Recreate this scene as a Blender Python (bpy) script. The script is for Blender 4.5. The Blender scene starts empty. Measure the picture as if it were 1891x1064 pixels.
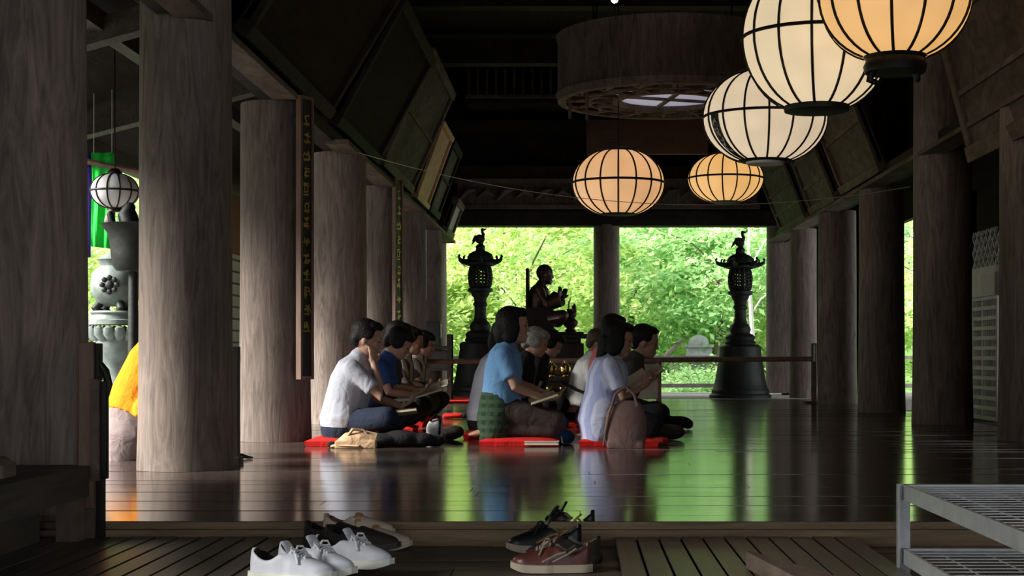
import bpy, bmesh, math, random
import numpy as np
from mathutils import Vector, Matrix

random.seed(7)
RNG = np.random.default_rng(11)
PI = math.pi
SC = bpy.context.scene
COL = SC.collection

# ------------------------------------------------------------------ camera, sky, sun, exposure
F = 2800.0            # focal length in pixels of the 1891 x 1064 frame
VX, VY = 1063.0, 655.0
HC = 0.64             # eye height above the hall floor
cam_d = bpy.data.cameras.new('camera'); cam = bpy.data.objects.new('camera', cam_d); COL.objects.link(cam)
cam.location = (0, 0, HC); cam.rotation_euler = (PI / 2, 0, 0)
cam_d.sensor_width = 36.0; cam_d.lens = F / 1891 * 36.0
cam_d.shift_x = -(VX - 945.5) / 1891; cam_d.shift_y = (VY - 532.0) / 1891
cam_d.clip_end = 300; cam_d.clip_start = 0.05
SC.camera = cam

world = bpy.data.worlds.new('overcast_sky'); SC.world = world; world.use_nodes = True
bg = world.node_tree.nodes['Background']
bg.inputs[0].default_value = (0.93, 0.97, 1.0, 1); bg.inputs[1].default_value = 2.6
sun_d = bpy.data.lights.new('hazy_sun', 'SUN'); sun = bpy.data.objects.new('hazy_sun', sun_d); COL.objects.link(sun)
sun_d.energy = 18.0; sun_d.angle = math.radians(26); sun_d.color = (1.0, 0.97, 0.88)
sun.rotation_euler = Vector((-math.cos(math.radians(18)) * math.cos(math.radians(32)), -math.sin(math.radians(18)) * math.cos(math.radians(32)), math.sin(math.radians(32)))).to_track_quat('Z', 'Y').to_euler(); sun.location = (-6, -4, 20)

SC.view_settings.view_transform = 'Standard'; SC.view_settings.look = 'None'
SC.view_settings.gamma = 1.0; SC.view_settings.use_curve_mapping = False
SC.view_settings.exposure = 0.0
SC.cycles.max_bounces = 8; SC.cycles.diffuse_bounces = 4; SC.cycles.glossy_bounces = 4
SC.cycles.transmission_bounces = 4; SC.cycles.transparent_max_bounces = 6
SC.cycles.sample_clamp_indirect = 6.0

def at(x, y, Y):
    """world point seen at pixel (x, y) at depth Y"""
    return Vector(((x - VX) * Y / F, Y, HC + (VY - y) * Y / F))
def px_x(x, Y): return (x - VX) * Y / F
def px_z(y, Y): return HC + (VY - y) * Y / F

# ------------------------------------------------------------------ materials
MATS = {}
def new_mat(name):
    m = bpy.data.materials.new(name); m.use_nodes = True
    MATS[name] = m
    return m, m.node_tree, m.node_tree.nodes['Principled BSDF']

def wood(name, c1, c2, grain=(7, 7, 0.5), rough=0.7, bump=0.25, blotch=0.35, distort=1.2, spec=0.4, ring=None):
    m, nt, b = new_mat(name); N = nt.nodes.new; L = nt.links.new
    tc = N('ShaderNodeTexCoord'); oi = N('ShaderNodeObjectInfo')
    add = N('ShaderNodeVectorMath'); add.operation = 'MULTIPLY_ADD'
    comb = N('ShaderNodeCombineXYZ')
    for i in range(3): L(oi.outputs['Random'], comb.inputs[i])
    L(comb.outputs[0], add.inputs[0]); add.inputs[1].default_value = (13, 7, 29); L(tc.outputs['Object'], add.inputs[2])
    mp = N('ShaderNodeMapping'); mp.inputs['Scale'].default_value = grain; L(add.outputs[0], mp.inputs[0])
    n1 = N('ShaderNodeTexNoise'); n1.inputs['Scale'].default_value = 3.0; n1.inputs['Detail'].default_value = 7
    n1.inputs['Roughness'].default_value = 0.65; n1.inputs['Distortion'].default_value = distort; L(mp.outputs[0], n1.inputs[0])
    n2 = N('ShaderNodeTexNoise'); n2.inputs['Scale'].default_value = 1.1; n2.inputs['Detail'].default_value = 4
    mp2 = N('ShaderNodeMapping'); mp2.inputs['Scale'].default_value = tuple(0.35 * g if g > 2 else g for g in grain); L(add.outputs[0], mp2.inputs[0]); L(mp2.outputs[0], n2.inputs[0])
    r1 = N('ShaderNodeValToRGB'); r1.color_ramp.elements[0].position = 0.32; r1.color_ramp.elements[1].position = 0.68
    r1.color_ramp.elements[0].color = (*c1, 1); r1.color_ramp.elements[1].color = (*c2, 1); L(n1.outputs[0], r1.inputs[0])
    mx = N('ShaderNodeMix'); mx.data_type = 'RGBA'; mx.blend_type = 'MULTIPLY'
    r2 = N('ShaderNodeValToRGB'); r2.color_ramp.elements[0].position = 0.35; r2.color_ramp.elements[1].position = 0.65
    r2.color_ramp.elements[0].color = (0.45, 0.43, 0.42, 1); r2.color_ramp.elements[1].color = (1.25, 1.22, 1.2, 1); L(n2.outputs[0], r2.inputs[0])
    mx.inputs['Factor'].default_value = blotch; L(r1.outputs[0], mx.inputs['A']); L(r2.outputs[0], mx.inputs['B'])
    L(mx.outputs['Result'], b.inputs['Base Color'])
    b.inputs['Roughness'].default_value = rough; b.inputs['Specular IOR Level'].default_value = spec
    bp = N('ShaderNodeBump'); bp.inputs['Strength'].default_value = bump; bp.inputs['Distance'].default_value = 0.01
    L(n1.outputs[0], bp.inputs['Height']); L(bp.outputs[0], b.inputs['Normal'])
    return m

def plain(name, c, rough=0.6, metal=0.0, vary=0.15, scale=8.0, bump=0.0, spec=0.5, emit=None, emit_s=0.0, sheen=0.0):
    m, nt, b = new_mat(name); N = nt.nodes.new; L = nt.links.new
    tc = N('ShaderNodeTexCoord'); n = N('ShaderNodeTexNoise'); n.inputs['Scale'].default_value = scale; n.inputs['Detail'].default_value = 5
    L(tc.outputs['Object'], n.inputs[0])
    r = N('ShaderNodeValToRGB'); r.color_ramp.elements[0].position = 0.3; r.color_ramp.elements[1].position = 0.7
    r.color_ramp.elements[0].color = (*[v * (1 - vary) for v in c], 1); r.color_ramp.elements[1].color = (*[min(1, v * (1 + vary)) for v in c], 1)
    L(n.outputs[0], r.inputs[0]); L(r.outputs[0], b.inputs['Base Color'])
    b.inputs['Roughness'].default_value = rough; b.inputs['Metallic'].default_value = metal; b.inputs['Specular IOR Level'].default_value = spec
    if sheen: b.inputs['Sheen Weight'].default_value = sheen
    if bump:
        bp = N('ShaderNodeBump'); bp.inputs['Strength'].default_value = bump; bp.inputs['Distance'].default_value = 0.02
        L(n.outputs[0], bp.inputs['Height']); L(bp.outputs[0], b.inputs['Normal'])
    if emit:
        b.inputs['Emission Color'].default_value = (*emit, 1); b.inputs['Emission Strength'].default_value = emit_s
    return m

def cloth(name, c, c2=None, stripe=None, axis='Y', wr=0.5):
    """fabric with soft folds; stripe = bands per metre along an axis, c2 the second colour ('plaid' crosses two axes)"""
    m, nt, b = new_mat(name); N = nt.nodes.new; L = nt.links.new
    tc = N('ShaderNodeTexCoord'); n = N('ShaderNodeTexNoise'); n.inputs['Scale'].default_value = 9; n.inputs['Detail'].default_value = 3
    n.inputs['Distortion'].default_value = 1.0
    L(tc.outputs['Object'], n.inputs[0])
    bp = N('ShaderNodeBump'); bp.inputs['Strength'].default_value = wr; bp.inputs['Distance'].default_value = 0.03
    L(n.outputs[0], bp.inputs['Height']); L(bp.outputs[0], b.inputs['Normal'])
    b.inputs['Roughness'].default_value = 0.9; b.inputs['Specular IOR Level'].default_value = 0.15
    if c2 is None:
        rgb = N('ShaderNodeMix'); rgb.data_type = 'RGBA'; rgb.inputs['A'].default_value = (*[v * .85 for v in c], 1); rgb.inputs['B'].default_value = (*[min(1, v * 1.1) for v in c], 1)
        L(n.outputs[0], rgb.inputs['Factor']); L(rgb.outputs['Result'], b.inputs['Base Color'])
        return m
    prev = None
    for ax in (axis if isinstance(axis, (tuple, list)) else (axis,)):
        w = N('ShaderNodeTexWave'); w.bands_direction = ax; w.inputs['Scale'].default_value = stripe / 3.14159 * 0.5; w.inputs['Distortion'].default_value = 0.6
        w.inputs['Detail'].default_value = 1
        L(tc.outputs['Object'], w.inputs[0])
        r = N('ShaderNodeValToRGB'); r.color_ramp.elements[0].position = 0.45; r.color_ramp.elements[1].position = 0.6
        L(w.outputs[0], r.inputs[0])
        mx = N('ShaderNodeMix'); mx.data_type = 'RGBA'
        if prev is None: mx.inputs['A'].default_value = (*c, 1)
        else: L(prev.outputs['Result'], mx.inputs['A'])
        mx.inputs['B'].default_value = (*c2, 1)
        if prev is not None:
            mm = N('ShaderNodeMath'); mm.operation = 'MULTIPLY'; mm.inputs[1].default_value = 0.6; L(r.outputs[0], mm.inputs[0]); L(mm.outputs[0], mx.inputs['Factor'])
        else: L(r.outputs[0], mx.inputs['Factor'])
        prev = mx
    L(prev.outputs['Result'], b.inputs['Base Color'])
    return m

def leaf_mat(name, c_dark, c_mid, c_light):
    m, nt, b = new_mat(name); N = nt.nodes.new; L = nt.links.new
    nt.nodes.remove(b); out = nt.nodes['Material Output']
    g = N('ShaderNodeNewGeometry'); tc = N('ShaderNodeTexCoord')
    n = N('ShaderNodeTexNoise'); n.inputs['Scale'].default_value = 0.9; n.inputs['Detail'].default_value = 2; L(tc.outputs['Object'], n.inputs[0])
    ad = N('ShaderNodeMath'); ad.operation = 'MULTIPLY_ADD'; ad.inputs[1].default_value = 0.5; L(g.outputs['Random Per Island'], ad.inputs[0])
    sb = N('ShaderNodeMath'); sb.operation = 'MULTIPLY_ADD'; sb.inputs[1].default_value = 1.5; sb.inputs[2].default_value = -0.5; L(n.outputs[0], sb.inputs[0]); L(sb.outputs[0], ad.inputs[2])
    r = N('ShaderNodeValToRGB'); e = r.color_ramp.elements; e[0].position = 0.1; e[0].color = (*c_dark, 1); e[1].position = 0.9; e[1].color = (*c_light, 1)
    k = e.new(0.5); k.color = (*c_mid, 1); L(ad.outputs[0], r.inputs[0])
    d = N('ShaderNodeBsdfDiffuse'); t = N('ShaderNodeBsdfTranslucent'); mx = N('ShaderNodeMixShader'); mx.inputs[0].default_value = 0.5
    L(r.outputs[0], d.inputs[0]); L(r.outputs[0], t.inputs[0]); L(d.outputs[0], mx.inputs[1]); L(t.outputs[0], mx.inputs[2]); L(mx.outputs[0], out.inputs[0])
    return m

W_COL = wood('weathered_column_wood', (0.105, 0.079, 0.068), (0.255, 0.207, 0.185), (3.6, 3.6, 0.42), 0.75, 0.3, 0.7, 3.2, 0.25)
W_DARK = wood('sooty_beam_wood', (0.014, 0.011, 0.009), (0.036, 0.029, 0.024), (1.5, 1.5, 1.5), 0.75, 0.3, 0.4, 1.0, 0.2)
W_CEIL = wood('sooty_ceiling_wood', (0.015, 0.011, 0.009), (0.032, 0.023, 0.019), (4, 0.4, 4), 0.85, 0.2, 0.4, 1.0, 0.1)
W_FLOOR = wood('polished_floor_wood', (0.040, 0.029, 0.025), (0.105, 0.080, 0.068), (0.5, 9, 9), 0.13, 0.02, 0.35, 1.0, 0.8)
W_DECK = wood('worn_deck_wood', (0.065, 0.054, 0.046), (0.14, 0.12, 0.105), (9, 0.5, 9), 0.36, 0.12, 0.4, 0.8, 0.5)
W_BASE = wood('worn_plank_wood', (0.055, 0.045, 0.036), (0.15, 0.125, 0.100), (0.6, 9, 9), 0.45, 0.2, 0.5, 1.0, 0.4)
W_SILL = wood('worn_sill_wood', (0.16, 0.11, 0.068), (0.34, 0.24, 0.145), (0.6, 9, 9), 0.6, 0.25, 0.5, 1.0, 0.3)
W_PANEL = wood('votive_panel_wood', (0.062, 0.047, 0.039), (0.155, 0.120, 0.100), (6, 1.0, 1.0), 0.8, 0.25, 0.6, 1.5, 0.2)
W_FRAME = wood('votive_frame_wood', (0.078, 0.058, 0.046), (0.175, 0.133, 0.108), (3, 1, 3), 0.75, 0.25, 0.5, 1.0, 0.2)
W_TAN = wood('new_cedar_wood', (0.50, 0.33, 0.17), (0.66, 0.46, 0.26), (6, 1, 1), 0.7, 0.1, 0.2, 0.8, 0.3)
W_RED = wood('reddish_jamb_wood', (0.11, 0.06, 0.043), (0.23, 0.135, 0.098), (9, 9, 0.6), 0.55, 0.15, 0.3, 1.0, 0.4)
W_GREY = wood('silvered_wood', (0.30, 0.28, 0.26), (0.48, 0.45, 0.42), (4, 4, 1.0), 0.8, 0.15, 0.3, 1.0, 0.3)
W_PALE = wood('brightened_lattice_wood', (0.55, 0.53, 0.51), (0.75, 0.73, 0.70), (4, 4, 1.0), 0.8, 0.1, 0.2, 1.0, 0.3)  # silvered tone raised to stand in for light falling on the lattice
W_BENCH = wood('dark_bench_wood', (0.035, 0.029, 0.024), (0.085, 0.070, 0.058), (6, 0.6, 6), 0.6, 0.2, 0.4, 1.0, 0.3)
BRONZE = plain('black_bronze', (0.014, 0.016, 0.015), 0.6, 0.3, 0.4, 14, 0.2)
VERDI = plain('grey_green_bronze', (0.17, 0.20, 0.19), 0.6, 0.3, 0.35, 9, 0.15)
STONE = plain('pale_stone', (0.27, 0.285, 0.30), 0.85, 0, 0.2, 12, 0.2)
IRON = plain('black_iron', (0.012, 0.011, 0.010), 0.5, 0.4, 0.2)
LACQ = plain('dark_lacquer', (0.014, 0.010, 0.008), 0.55, 0, 0.3, 6, 0, .25)
STATUE = plain('red_brown_statue_wood', (0.040, 0.014, 0.010), 0.4, 0, 0.4, 8, 0.1)
BRASS = plain('polished_brass', (0.83, 0.60, 0.22), 0.22, 1.0, 0.1, 6)
GOLD = plain('gold_leaf', (0.48, 0.37, 0.12), 0.45, 0.7, 0.2, 20)
BLACK = plain('black_board', (0.010, 0.009, 0.009), 0.5, 0, 0.2)
PAPER = plain('white_paper', (0.78, 0.77, 0.72), 0.9, 0, 0.05)
PLAST = plain('pale_plaster', (0.62, 0.58, 0.53), 0.9, 0, 0.08)
STEEL = plain('grey_steel', (0.52, 0.54, 0.56), 0.42, 0.55, 0.12, 20)
RED = cloth('red_cushion_cloth', (0.62, 0.020, 0.018), wr=0.3)
SKIN = plain('skin', (0.40, 0.225, 0.155), 0.55, 0, 0.1, 12)
HAIR = plain('black_hair', (0.005, 0.004, 0.004), 0.6, 0, 0.4, 60, 0.4, .25)
HAIRG = plain('grey_hair', (0.22, 0.21, 0.20), 0.6, 0, 0.4, 60, 0.4)
HAIRB = plain('brown_hair', (0.085, 0.050, 0.030), 0.5, 0, 0.4, 60, 0.4)
EYE = plain('dark_eye', (0.02, 0.015, 0.012), 0.2)
LIP = plain('lips', (0.36, 0.14, 0.11), 0.5)
GROUND = plain('gravel_ground', (0.13, 0.13, 0.115), 0.95, 0, 0.3, 3, 0.3)
BARK = wood('tree_bark', (0.09, 0.075, 0.06), (0.21, 0.185, 0.155), (6, 6, 1.2), 0.9, 0.4, 0.4)

# ------------------------------------------------------------------ mesh helpers
def orth(t, ref):
    u = ref - t * ref.dot(t)
    if u.length < 1e-5:
        ref = Vector((1, 0, 0)) if abs(t.x) < .9 else Vector((0, 0, 1)); u = ref - t * ref.dot(t)
    return u.normalized()

class MB:
    def __init__(s): s.v = []; s.f = []; s.m = []
    def add(s, vs, fs, mi=0):
        o = len(s.v); s.v += [tuple(p) for p in vs]
        for f in fs: s.f.append(tuple(i + o for i in f)); s.m.append(mi)
        return s
    def box(s, a, b, mi=0, R=None, c=None):
        (x0, y0, z0), (x1, y1, z1) = a, b
        vs = [Vector(p) for p in ((x0, y0, z0), (x1, y0, z0), (x1, y1, z0), (x0, y1, z0), (x0, y0, z1), (x1, y0, z1), (x1, y1, z1), (x0, y1, z1))]
        if R is not None:
            cc = Vector(c) if c is not None else Vector(((x0 + x1) / 2, (y0 + y1) / 2, (z0 + z1) / 2)); vs = [cc + R @ (p - cc) for p in vs]
        return s.add(vs, [(0, 3, 2, 1), (4, 5, 6, 7), (0, 1, 5, 4), (1, 2, 6, 5), (2, 3, 7, 6), (3, 0, 4, 7)], mi)
    def bar(s, p0, p1, w, h, up=(0, 0, 1), mi=0):
        p0, p1 = Vector(p0), Vector(p1); t = (p1 - p0).normalized(); v = orth(t, Vector(up)); u = t.cross(v)
        vs = []
        for p in (p0, p1):
            for a, b in ((-1, -1), (1, -1), (1, 1), (-1, 1)): vs.append(p + u * a * w / 2 + v * b * h / 2)
        return s.add(vs, [(3, 2, 1, 0), (4, 5, 6, 7), (0, 1, 5, 4), (1, 2, 6, 5), (2, 3, 7, 6), (3, 0, 4, 7)], mi)
    def loft(s, pts, rad, seg=12, side=(0, 1, 0), mi=0, rnd=True):
        pts = [Vector(p) for p in pts]; rad = [(r, r) if not isinstance(r, (tuple, list)) else r for r in rad]
        n = len(pts); tang = []
        for i in range(n):
            a = pts[max(0, i - 1)]; b = pts[min(n - 1, i + 1)]; tang.append((b - a).normalized())
        st = []
        if rnd:
            a, b = rad[0]; m = min(a, b)
            for k in (1.0, .85, .5): st.append((pts[0] - tang[0] * m * k, tang[0], (a * math.sqrt(max(0.0, 1 - k * k)) + 1e-4, b * math.sqrt(max(0.0, 1 - k * k)) + 1e-4)))
        for p, t, r in zip(pts, tang, rad): st.append((p, t, r))
        if rnd:
            a, b = rad[-1]; m = min(a, b)
            for k in (.5, .85, 1.0): st.append((pts[-1] + tang[-1] * m * k, tang[-1], (a * math.sqrt(max(0.0, 1 - k * k)) + 1e-4, b * math.sqrt(max(0.0, 1 - k * k)) + 1e-4)))
        vs = []; fs = []
        for p, t, (a, b) in st:
            u = orth(t, Vector(side)); v = t.cross(u)
            for j in range(seg):
                th = 2 * PI * j / seg; vs.append(p + u * a * math.cos(th) + v * b * math.sin(th))
        for i in range(len(st) - 1):
            for j in range(seg):
                k = (j + 1) % seg; fs.append((i * seg + j, i * seg + k, (i + 1) * seg + k, (i + 1) * seg + j))
        fs.append(tuple(reversed(range(seg)))); fs.append(tuple((len(st) - 1) * seg + j for j in range(seg)))
        return s.add(vs, fs, mi)
    def tube(s, pts, r, seg=6, mi=0):
        return s.loft(pts, [r] * len(pts) if not isinstance(r, (list, tuple)) else r, seg, (0.13, 0.2, 0.97), mi, False)
    def lathe(s, prof, seg=24, c=(0, 0, 0), mi=0, cap=True, sx=1.0, sy=1.0):
        vs = []; fs = []; n = len(prof)
        for r, z in prof:
            for j in range(seg):
                th = 2 * PI * j / seg; vs.append((c[0] + sx * r * math.cos(th), c[1] + sy * r * math.sin(th), c[2] + z))
        for i in range(n - 1):
            for j in range(seg):
                k = (j + 1) % seg; fs.append((i * seg + j, i * seg + k, (i + 1) * seg + k, (i + 1) * seg + j))
        if cap: fs.append(tuple(reversed(range(seg)))); fs.append(tuple((n - 1) * seg + j for j in range(seg)))
        return s.add(vs, fs, mi)
    def ell(s, c, r, R=None, seg=16, rings=10, mi=0):
        vs = []; fs = []; c = Vector(c)
        for i in range(1, rings):
            ph = PI * i / rings
            for j in range(seg):
                th = 2 * PI * j / seg; p = Vector((r[0] * math.sin(ph) * math.cos(th), r[1] * math.sin(ph) * math.sin(th), -r[2] * math.cos(ph)))
                vs.append(c + (R @ p if R is not None else p))
        bot = len(vs); p = Vector((0, 0, -r[2])); vs.append(c + (R @ p if R is not None else p)); top = len(vs); vs.append(c - (R @ p if R is not None else p))
        for i in range(rings - 2):
            for j in range(seg):
                k = (j + 1) % seg; fs.append((i * seg + j, i * seg + k, (i + 1) * seg + k, (i + 1) * seg + j))
        for j in range(seg):
            k = (j + 1) % seg; fs.append((bot, k, j)); fs.append((top, (rings - 2) * seg + j, (rings - 2) * seg + k))
        return s.add(vs, fs, mi)
    def prism(s, outline, z0, z1, mi=0):
        n = len(outline); vs = [(x, y, z0) for x, y in outline] + [(x, y, z1) for x, y in outline]
        fs = [tuple(reversed(range(n))), tuple(range(n, 2 * n))] + [(i, (i + 1) % n, n + (i + 1) % n, n + i) for i in range(n)]
        return s.add(vs, fs, mi)
    def mesh(s, name, mats, smooth=False):
        me = bpy.data.meshes.new(name); me.from_pydata(s.v, [], s.f)
        for m in (mats if isinstance(mats, (list, tuple)) else (mats,)): me.materials.append(m)
        if any(s.m): me.polygons.foreach_set('material_index', s.m)
        bm = bmesh.new(); bm.from_mesh(me); bmesh.ops.recalc_face_normals(bm, faces=bm.faces); bm.to_mesh(me); bm.free()
        if smooth:
            me.polygons.foreach_set('use_smooth', [True] * len(me.polygons))
            if smooth != 'all': me.set_sharp_from_angle(angle=math.radians(40))
        me.update(); return me
    def build(s, name, mats, parent=None, smooth=False, loc=None, rot=None, bevel=0):
        o = bpy.data.objects.new(name, s.mesh(name, mats, smooth)); return link(o, parent, loc, rot, bevel)

def link(o, parent=None, loc=None, rot=None, bevel=0):
    COL.objects.link(o)
    if parent is not None: o.parent = parent
    if loc is not None: o.location = loc
    if rot is not None: o.rotation_euler = rot
    if bevel:
        md = o.modifiers.new('edge', 'BEVEL'); md.width = bevel; md.segments = 2; md.limit_method = 'ANGLE'
    return o
def share(name, me, parent=None, loc=None, rot=None, scale=None):
    o = bpy.data.objects.new(name, me); link(o, parent, loc, rot)
    if scale is not None: o.scale = scale
    return o
def tag(o, label=None, cat=None, group=None, kind=None):
    if label: o['label'] = label
    if cat: o['category'] = cat
    if group: o['group'] = group
    if kind: o['kind'] = kind
    return o
def thing(name, label, cat, loc=(0, 0, 0), rz=0.0, group=None):
    o = bpy.data.objects.new(name, None); COL.objects.link(o); o.empty_display_size = 0.1
    o.location = loc; o.rotation_euler = (0, 0, rz)
    return tag(o, label, cat, group)
def copy_tree(o, parent=None):
    c = o.copy(); COL.objects.link(c)
    if parent is not None: c.parent = parent
    for ch in [x for x in o.children]: copy_tree(ch, c)
    return c

def remeshed(mb, name, mats, parent, voxel, smooth_it=6, loc=None):
    """one continuous skin over overlapping volumes"""
    me = mb.mesh(name + '_src', mats); o = bpy.data.objects.new(name + '_src', me); COL.objects.link(o)
    r = o.modifiers.new('r', 'REMESH'); r.mode = 'VOXEL'; r.voxel_size = voxel; r.use_smooth_shade = True
    sm = o.modifiers.new('s', 'SMOOTH'); sm.factor = 0.5; sm.iterations = smooth_it
    dg = bpy.context.evaluated_depsgraph_get(); ev = o.evaluated_get(dg)
    m2 = bpy.data.meshes.new_from_object(ev); m2.name = name
    bpy.data.objects.remove(o); bpy.data.meshes.remove(me)
    m2.materials.clear(); m2.materials.append(mats if not isinstance(mats, (list, tuple)) else mats[0])
    m2.polygons.foreach_set('use_smooth', [True] * len(m2.polygons))
    n = bpy.data.objects.new(name, m2); return link(n, parent, loc)

def struct(name, mb, mat, smooth=False, label=None, parent=None, bevel=0):
    o = mb.build(name, mat, parent, smooth, bevel=bevel)
    if parent is None: tag(o, label, None, None, 'structure')
    return o
# ------------------------------------------------------------------ the hall: floor, ceiling, walls, beams
X_L, X_R = -2.2, 3.4
floor = struct('floor', MB().box((-3.6, 5.86, -0.6), (3.75, 21.8, -0.035)), W_BENCH, label='dark polished plank floor of the prayer hall')
fw = 0.215; y = 5.82; k = 0
while y < 21.75:
    w = min(fw * random.uniform(0.85, 1.15), 21.8 - y)
    cut = random.uniform(-1.5, 2.0)
    for (a, b) in ((-3.6, cut - 0.0015), (cut + 0.0015, 3.75)):
        me = MB().box((a, -w / 2 + 0.0015, -0.035), (b, w / 2 - 0.0015, 0.0)).mesh('plank', W_FLOOR)
        o = share('plank', me, floor, (0, y + w / 2, random.uniform(-0.0006, 0.0006)), (random.gauss(0, 0.0022), random.gauss(0, 0.0004), 0))
    y += w
struct('trim_1', MB().box((-3.4, 5.80, -0.028), (4.2, 5.88, -0.001)).box((-3.6, 5.79, -0.1), (5.0, 5.86, -0.03)), W_SILL, label='worn timber sill along the floor edge')
struct('trim_2', MB().box((-3.6, 21.8, -0.5), (5.0, 23.6, -0.004)), W_GREY, label='pale weathered boards at the far floor edge')
lower = struct('floor_lower', MB().box((-5.0, -5, -0.6), (6.5, 5.86, -0.125)), W_BENCH, label='lower boarded entrance floor')
y = 4.05; k = 0
while y < 5.78:
    w = min(0.19, 5.785 - y)
    cut = random.uniform(-0.5, -0.1) if k % 2 else random.uniform(0.2, 0.6)
    for (a, b) in ((-3.0, cut - 0.002), (cut + 0.002, 4.2)):
        MB().box((a, y, -0.125), (b, y + w - 0.004, -0.09 + random.uniform(-0.002, 0.002))).build('plank', W_BASE, lower)
    y += w; k += 1
struct('floor_veranda_right', MB().box((3.75, 5.86, -0.6), (6.6, 27, -0.16)), W_BENCH, label='lower side veranda floor beyond the columns')
struct('ground', MB().box((-60, -30, -1.2), (-3.6, 27, -0.14)), GROUND, label='gravel court beside the hall')

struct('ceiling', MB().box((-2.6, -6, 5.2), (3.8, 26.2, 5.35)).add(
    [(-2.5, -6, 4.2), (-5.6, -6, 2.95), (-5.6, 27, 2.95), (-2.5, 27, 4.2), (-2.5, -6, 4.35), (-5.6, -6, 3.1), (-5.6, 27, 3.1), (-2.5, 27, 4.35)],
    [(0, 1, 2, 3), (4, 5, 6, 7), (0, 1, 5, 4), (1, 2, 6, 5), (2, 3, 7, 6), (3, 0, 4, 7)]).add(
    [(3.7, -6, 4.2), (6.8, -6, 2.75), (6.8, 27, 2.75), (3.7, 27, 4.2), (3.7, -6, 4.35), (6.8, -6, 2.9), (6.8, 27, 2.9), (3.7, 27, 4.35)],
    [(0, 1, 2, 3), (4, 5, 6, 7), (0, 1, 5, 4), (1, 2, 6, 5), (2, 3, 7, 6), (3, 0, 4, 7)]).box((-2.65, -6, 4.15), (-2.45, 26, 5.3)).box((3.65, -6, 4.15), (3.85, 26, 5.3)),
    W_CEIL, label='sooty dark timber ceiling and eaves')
# upper walls above the head beams
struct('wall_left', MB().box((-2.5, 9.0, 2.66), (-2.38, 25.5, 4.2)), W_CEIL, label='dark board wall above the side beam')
struct('wall_right', MB().box((3.62, 9.0, 2.66), (3.74, 25.5, 4.2)).box((5.02, 3.2, -0.6), (5.12, 17.75, 3.6)).box((5.02, -4.5, 2.3), (5.12, 3.2, 3.6)).box((5.02, -6, -.6), (5.12, -4.5, 3.6)).box((5.02, 23.9, -0.6), (5.12, 25.4, 3.6)).box((5.02, 19.2, 2.68), (5.12, 23.9, 3.7)).box((5.02, 18.98, -.6), (5.12, 19.34, 2.7)).box((5.02, 17.75, 2.05), (5.12, 19.2, 3.6)), W_CEIL, label='dark board wall on the closed side')  # unseen bay near the camera left open to let light onto rack and shoes
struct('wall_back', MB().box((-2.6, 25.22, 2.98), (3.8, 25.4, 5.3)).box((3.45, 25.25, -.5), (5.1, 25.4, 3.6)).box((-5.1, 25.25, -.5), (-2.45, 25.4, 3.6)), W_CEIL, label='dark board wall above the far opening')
struct('wall_front', MB().box((-5.6, -6.1, -.6), (-.6, -5.9, 5.3)).box((-.6, -6.1, 2.4), (3.4, -5.9, 5.3)).box((3.4, -6.1, -.6), (6.8, -5.9, 5.3)), W_CEIL, label='unseen dark board wall added on the entrance side to cut light')  # added behind the camera to cut frontal light, opening sized to let some in
struct('wall_sunblock', MB().box((-3.5, 3.75, -.5), (-3.35, 7.3, 3.9)), W_CEIL, label='unseen dark board screen added to block sun beside the entrance')  # out of view, added to keep the sun off the near column and bench
# head beams
for nm, x in (('beam_left', X_L), ('beam_right', X_R)):
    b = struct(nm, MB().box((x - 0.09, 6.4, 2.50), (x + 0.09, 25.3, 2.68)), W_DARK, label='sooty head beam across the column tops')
s = 0.25
struct('trim_3', MB().box((X_L + 0.02, 6.0, 2.475), (X_L + 0.2, 10.9, 2.515)).box((X_L + 0.02, 13.2, 2.475), (X_L + 0.22, 25.0, 2.515)), W_FRAME, label='narrow ledge under the leaning panels')  # paler wood than the beam, standing in for light along its lower edge
struct('trim_4', MB().box((X_R - 0.24, 9.0, 2.475), (X_R - 0.02, 25.0, 2.515)), W_FRAME, label='narrow ledge under the leaning panels')
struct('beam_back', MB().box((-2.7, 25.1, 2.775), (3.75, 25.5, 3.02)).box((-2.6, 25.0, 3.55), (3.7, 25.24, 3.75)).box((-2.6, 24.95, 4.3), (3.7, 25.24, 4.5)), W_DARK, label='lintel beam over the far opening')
# low tie beams crossing the outer bay
struct('beam_eaves', MB().bar((-5.5, 9.6, 2.95), (-2.3, 9.6, 3.5), 0.16, 0.2).bar((-5.5, 12.8, 2.95), (-2.3, 12.0, 3.6), 0.16, 0.2).bar((-5.5, 15.8, 2.9), (-2.3, 14.8, 3.5), 0.16, 0.2)
       .bar((-3.9, 6, 3.35), (-3.9, 20, 3.35), 0.14, 0.16).bar((-5.45, 5, 2.95), (-5.45, 25, 2.95), 0.16, 0.18)
       .bar((-3.4, 8.9, 2.75), (-2.2, 8.9, 3.6), 0.12, 0.14).bar((-3.5, 10.2, 3.5), (-2.5, 10.2, 2.75), 0.12, 0.12), W_BENCH, label='rafters and braces of the side bay')
for yy in (7.5, 11.0, 14.5, 18.0, 21.5):
    struct('beam_ceiling', MB().box((-2.5, yy - 0.13, 4.75), (3.7, yy + 0.13, 5.1)), W_DARK, label='heavy dark beam crossing under the ceiling')
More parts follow.
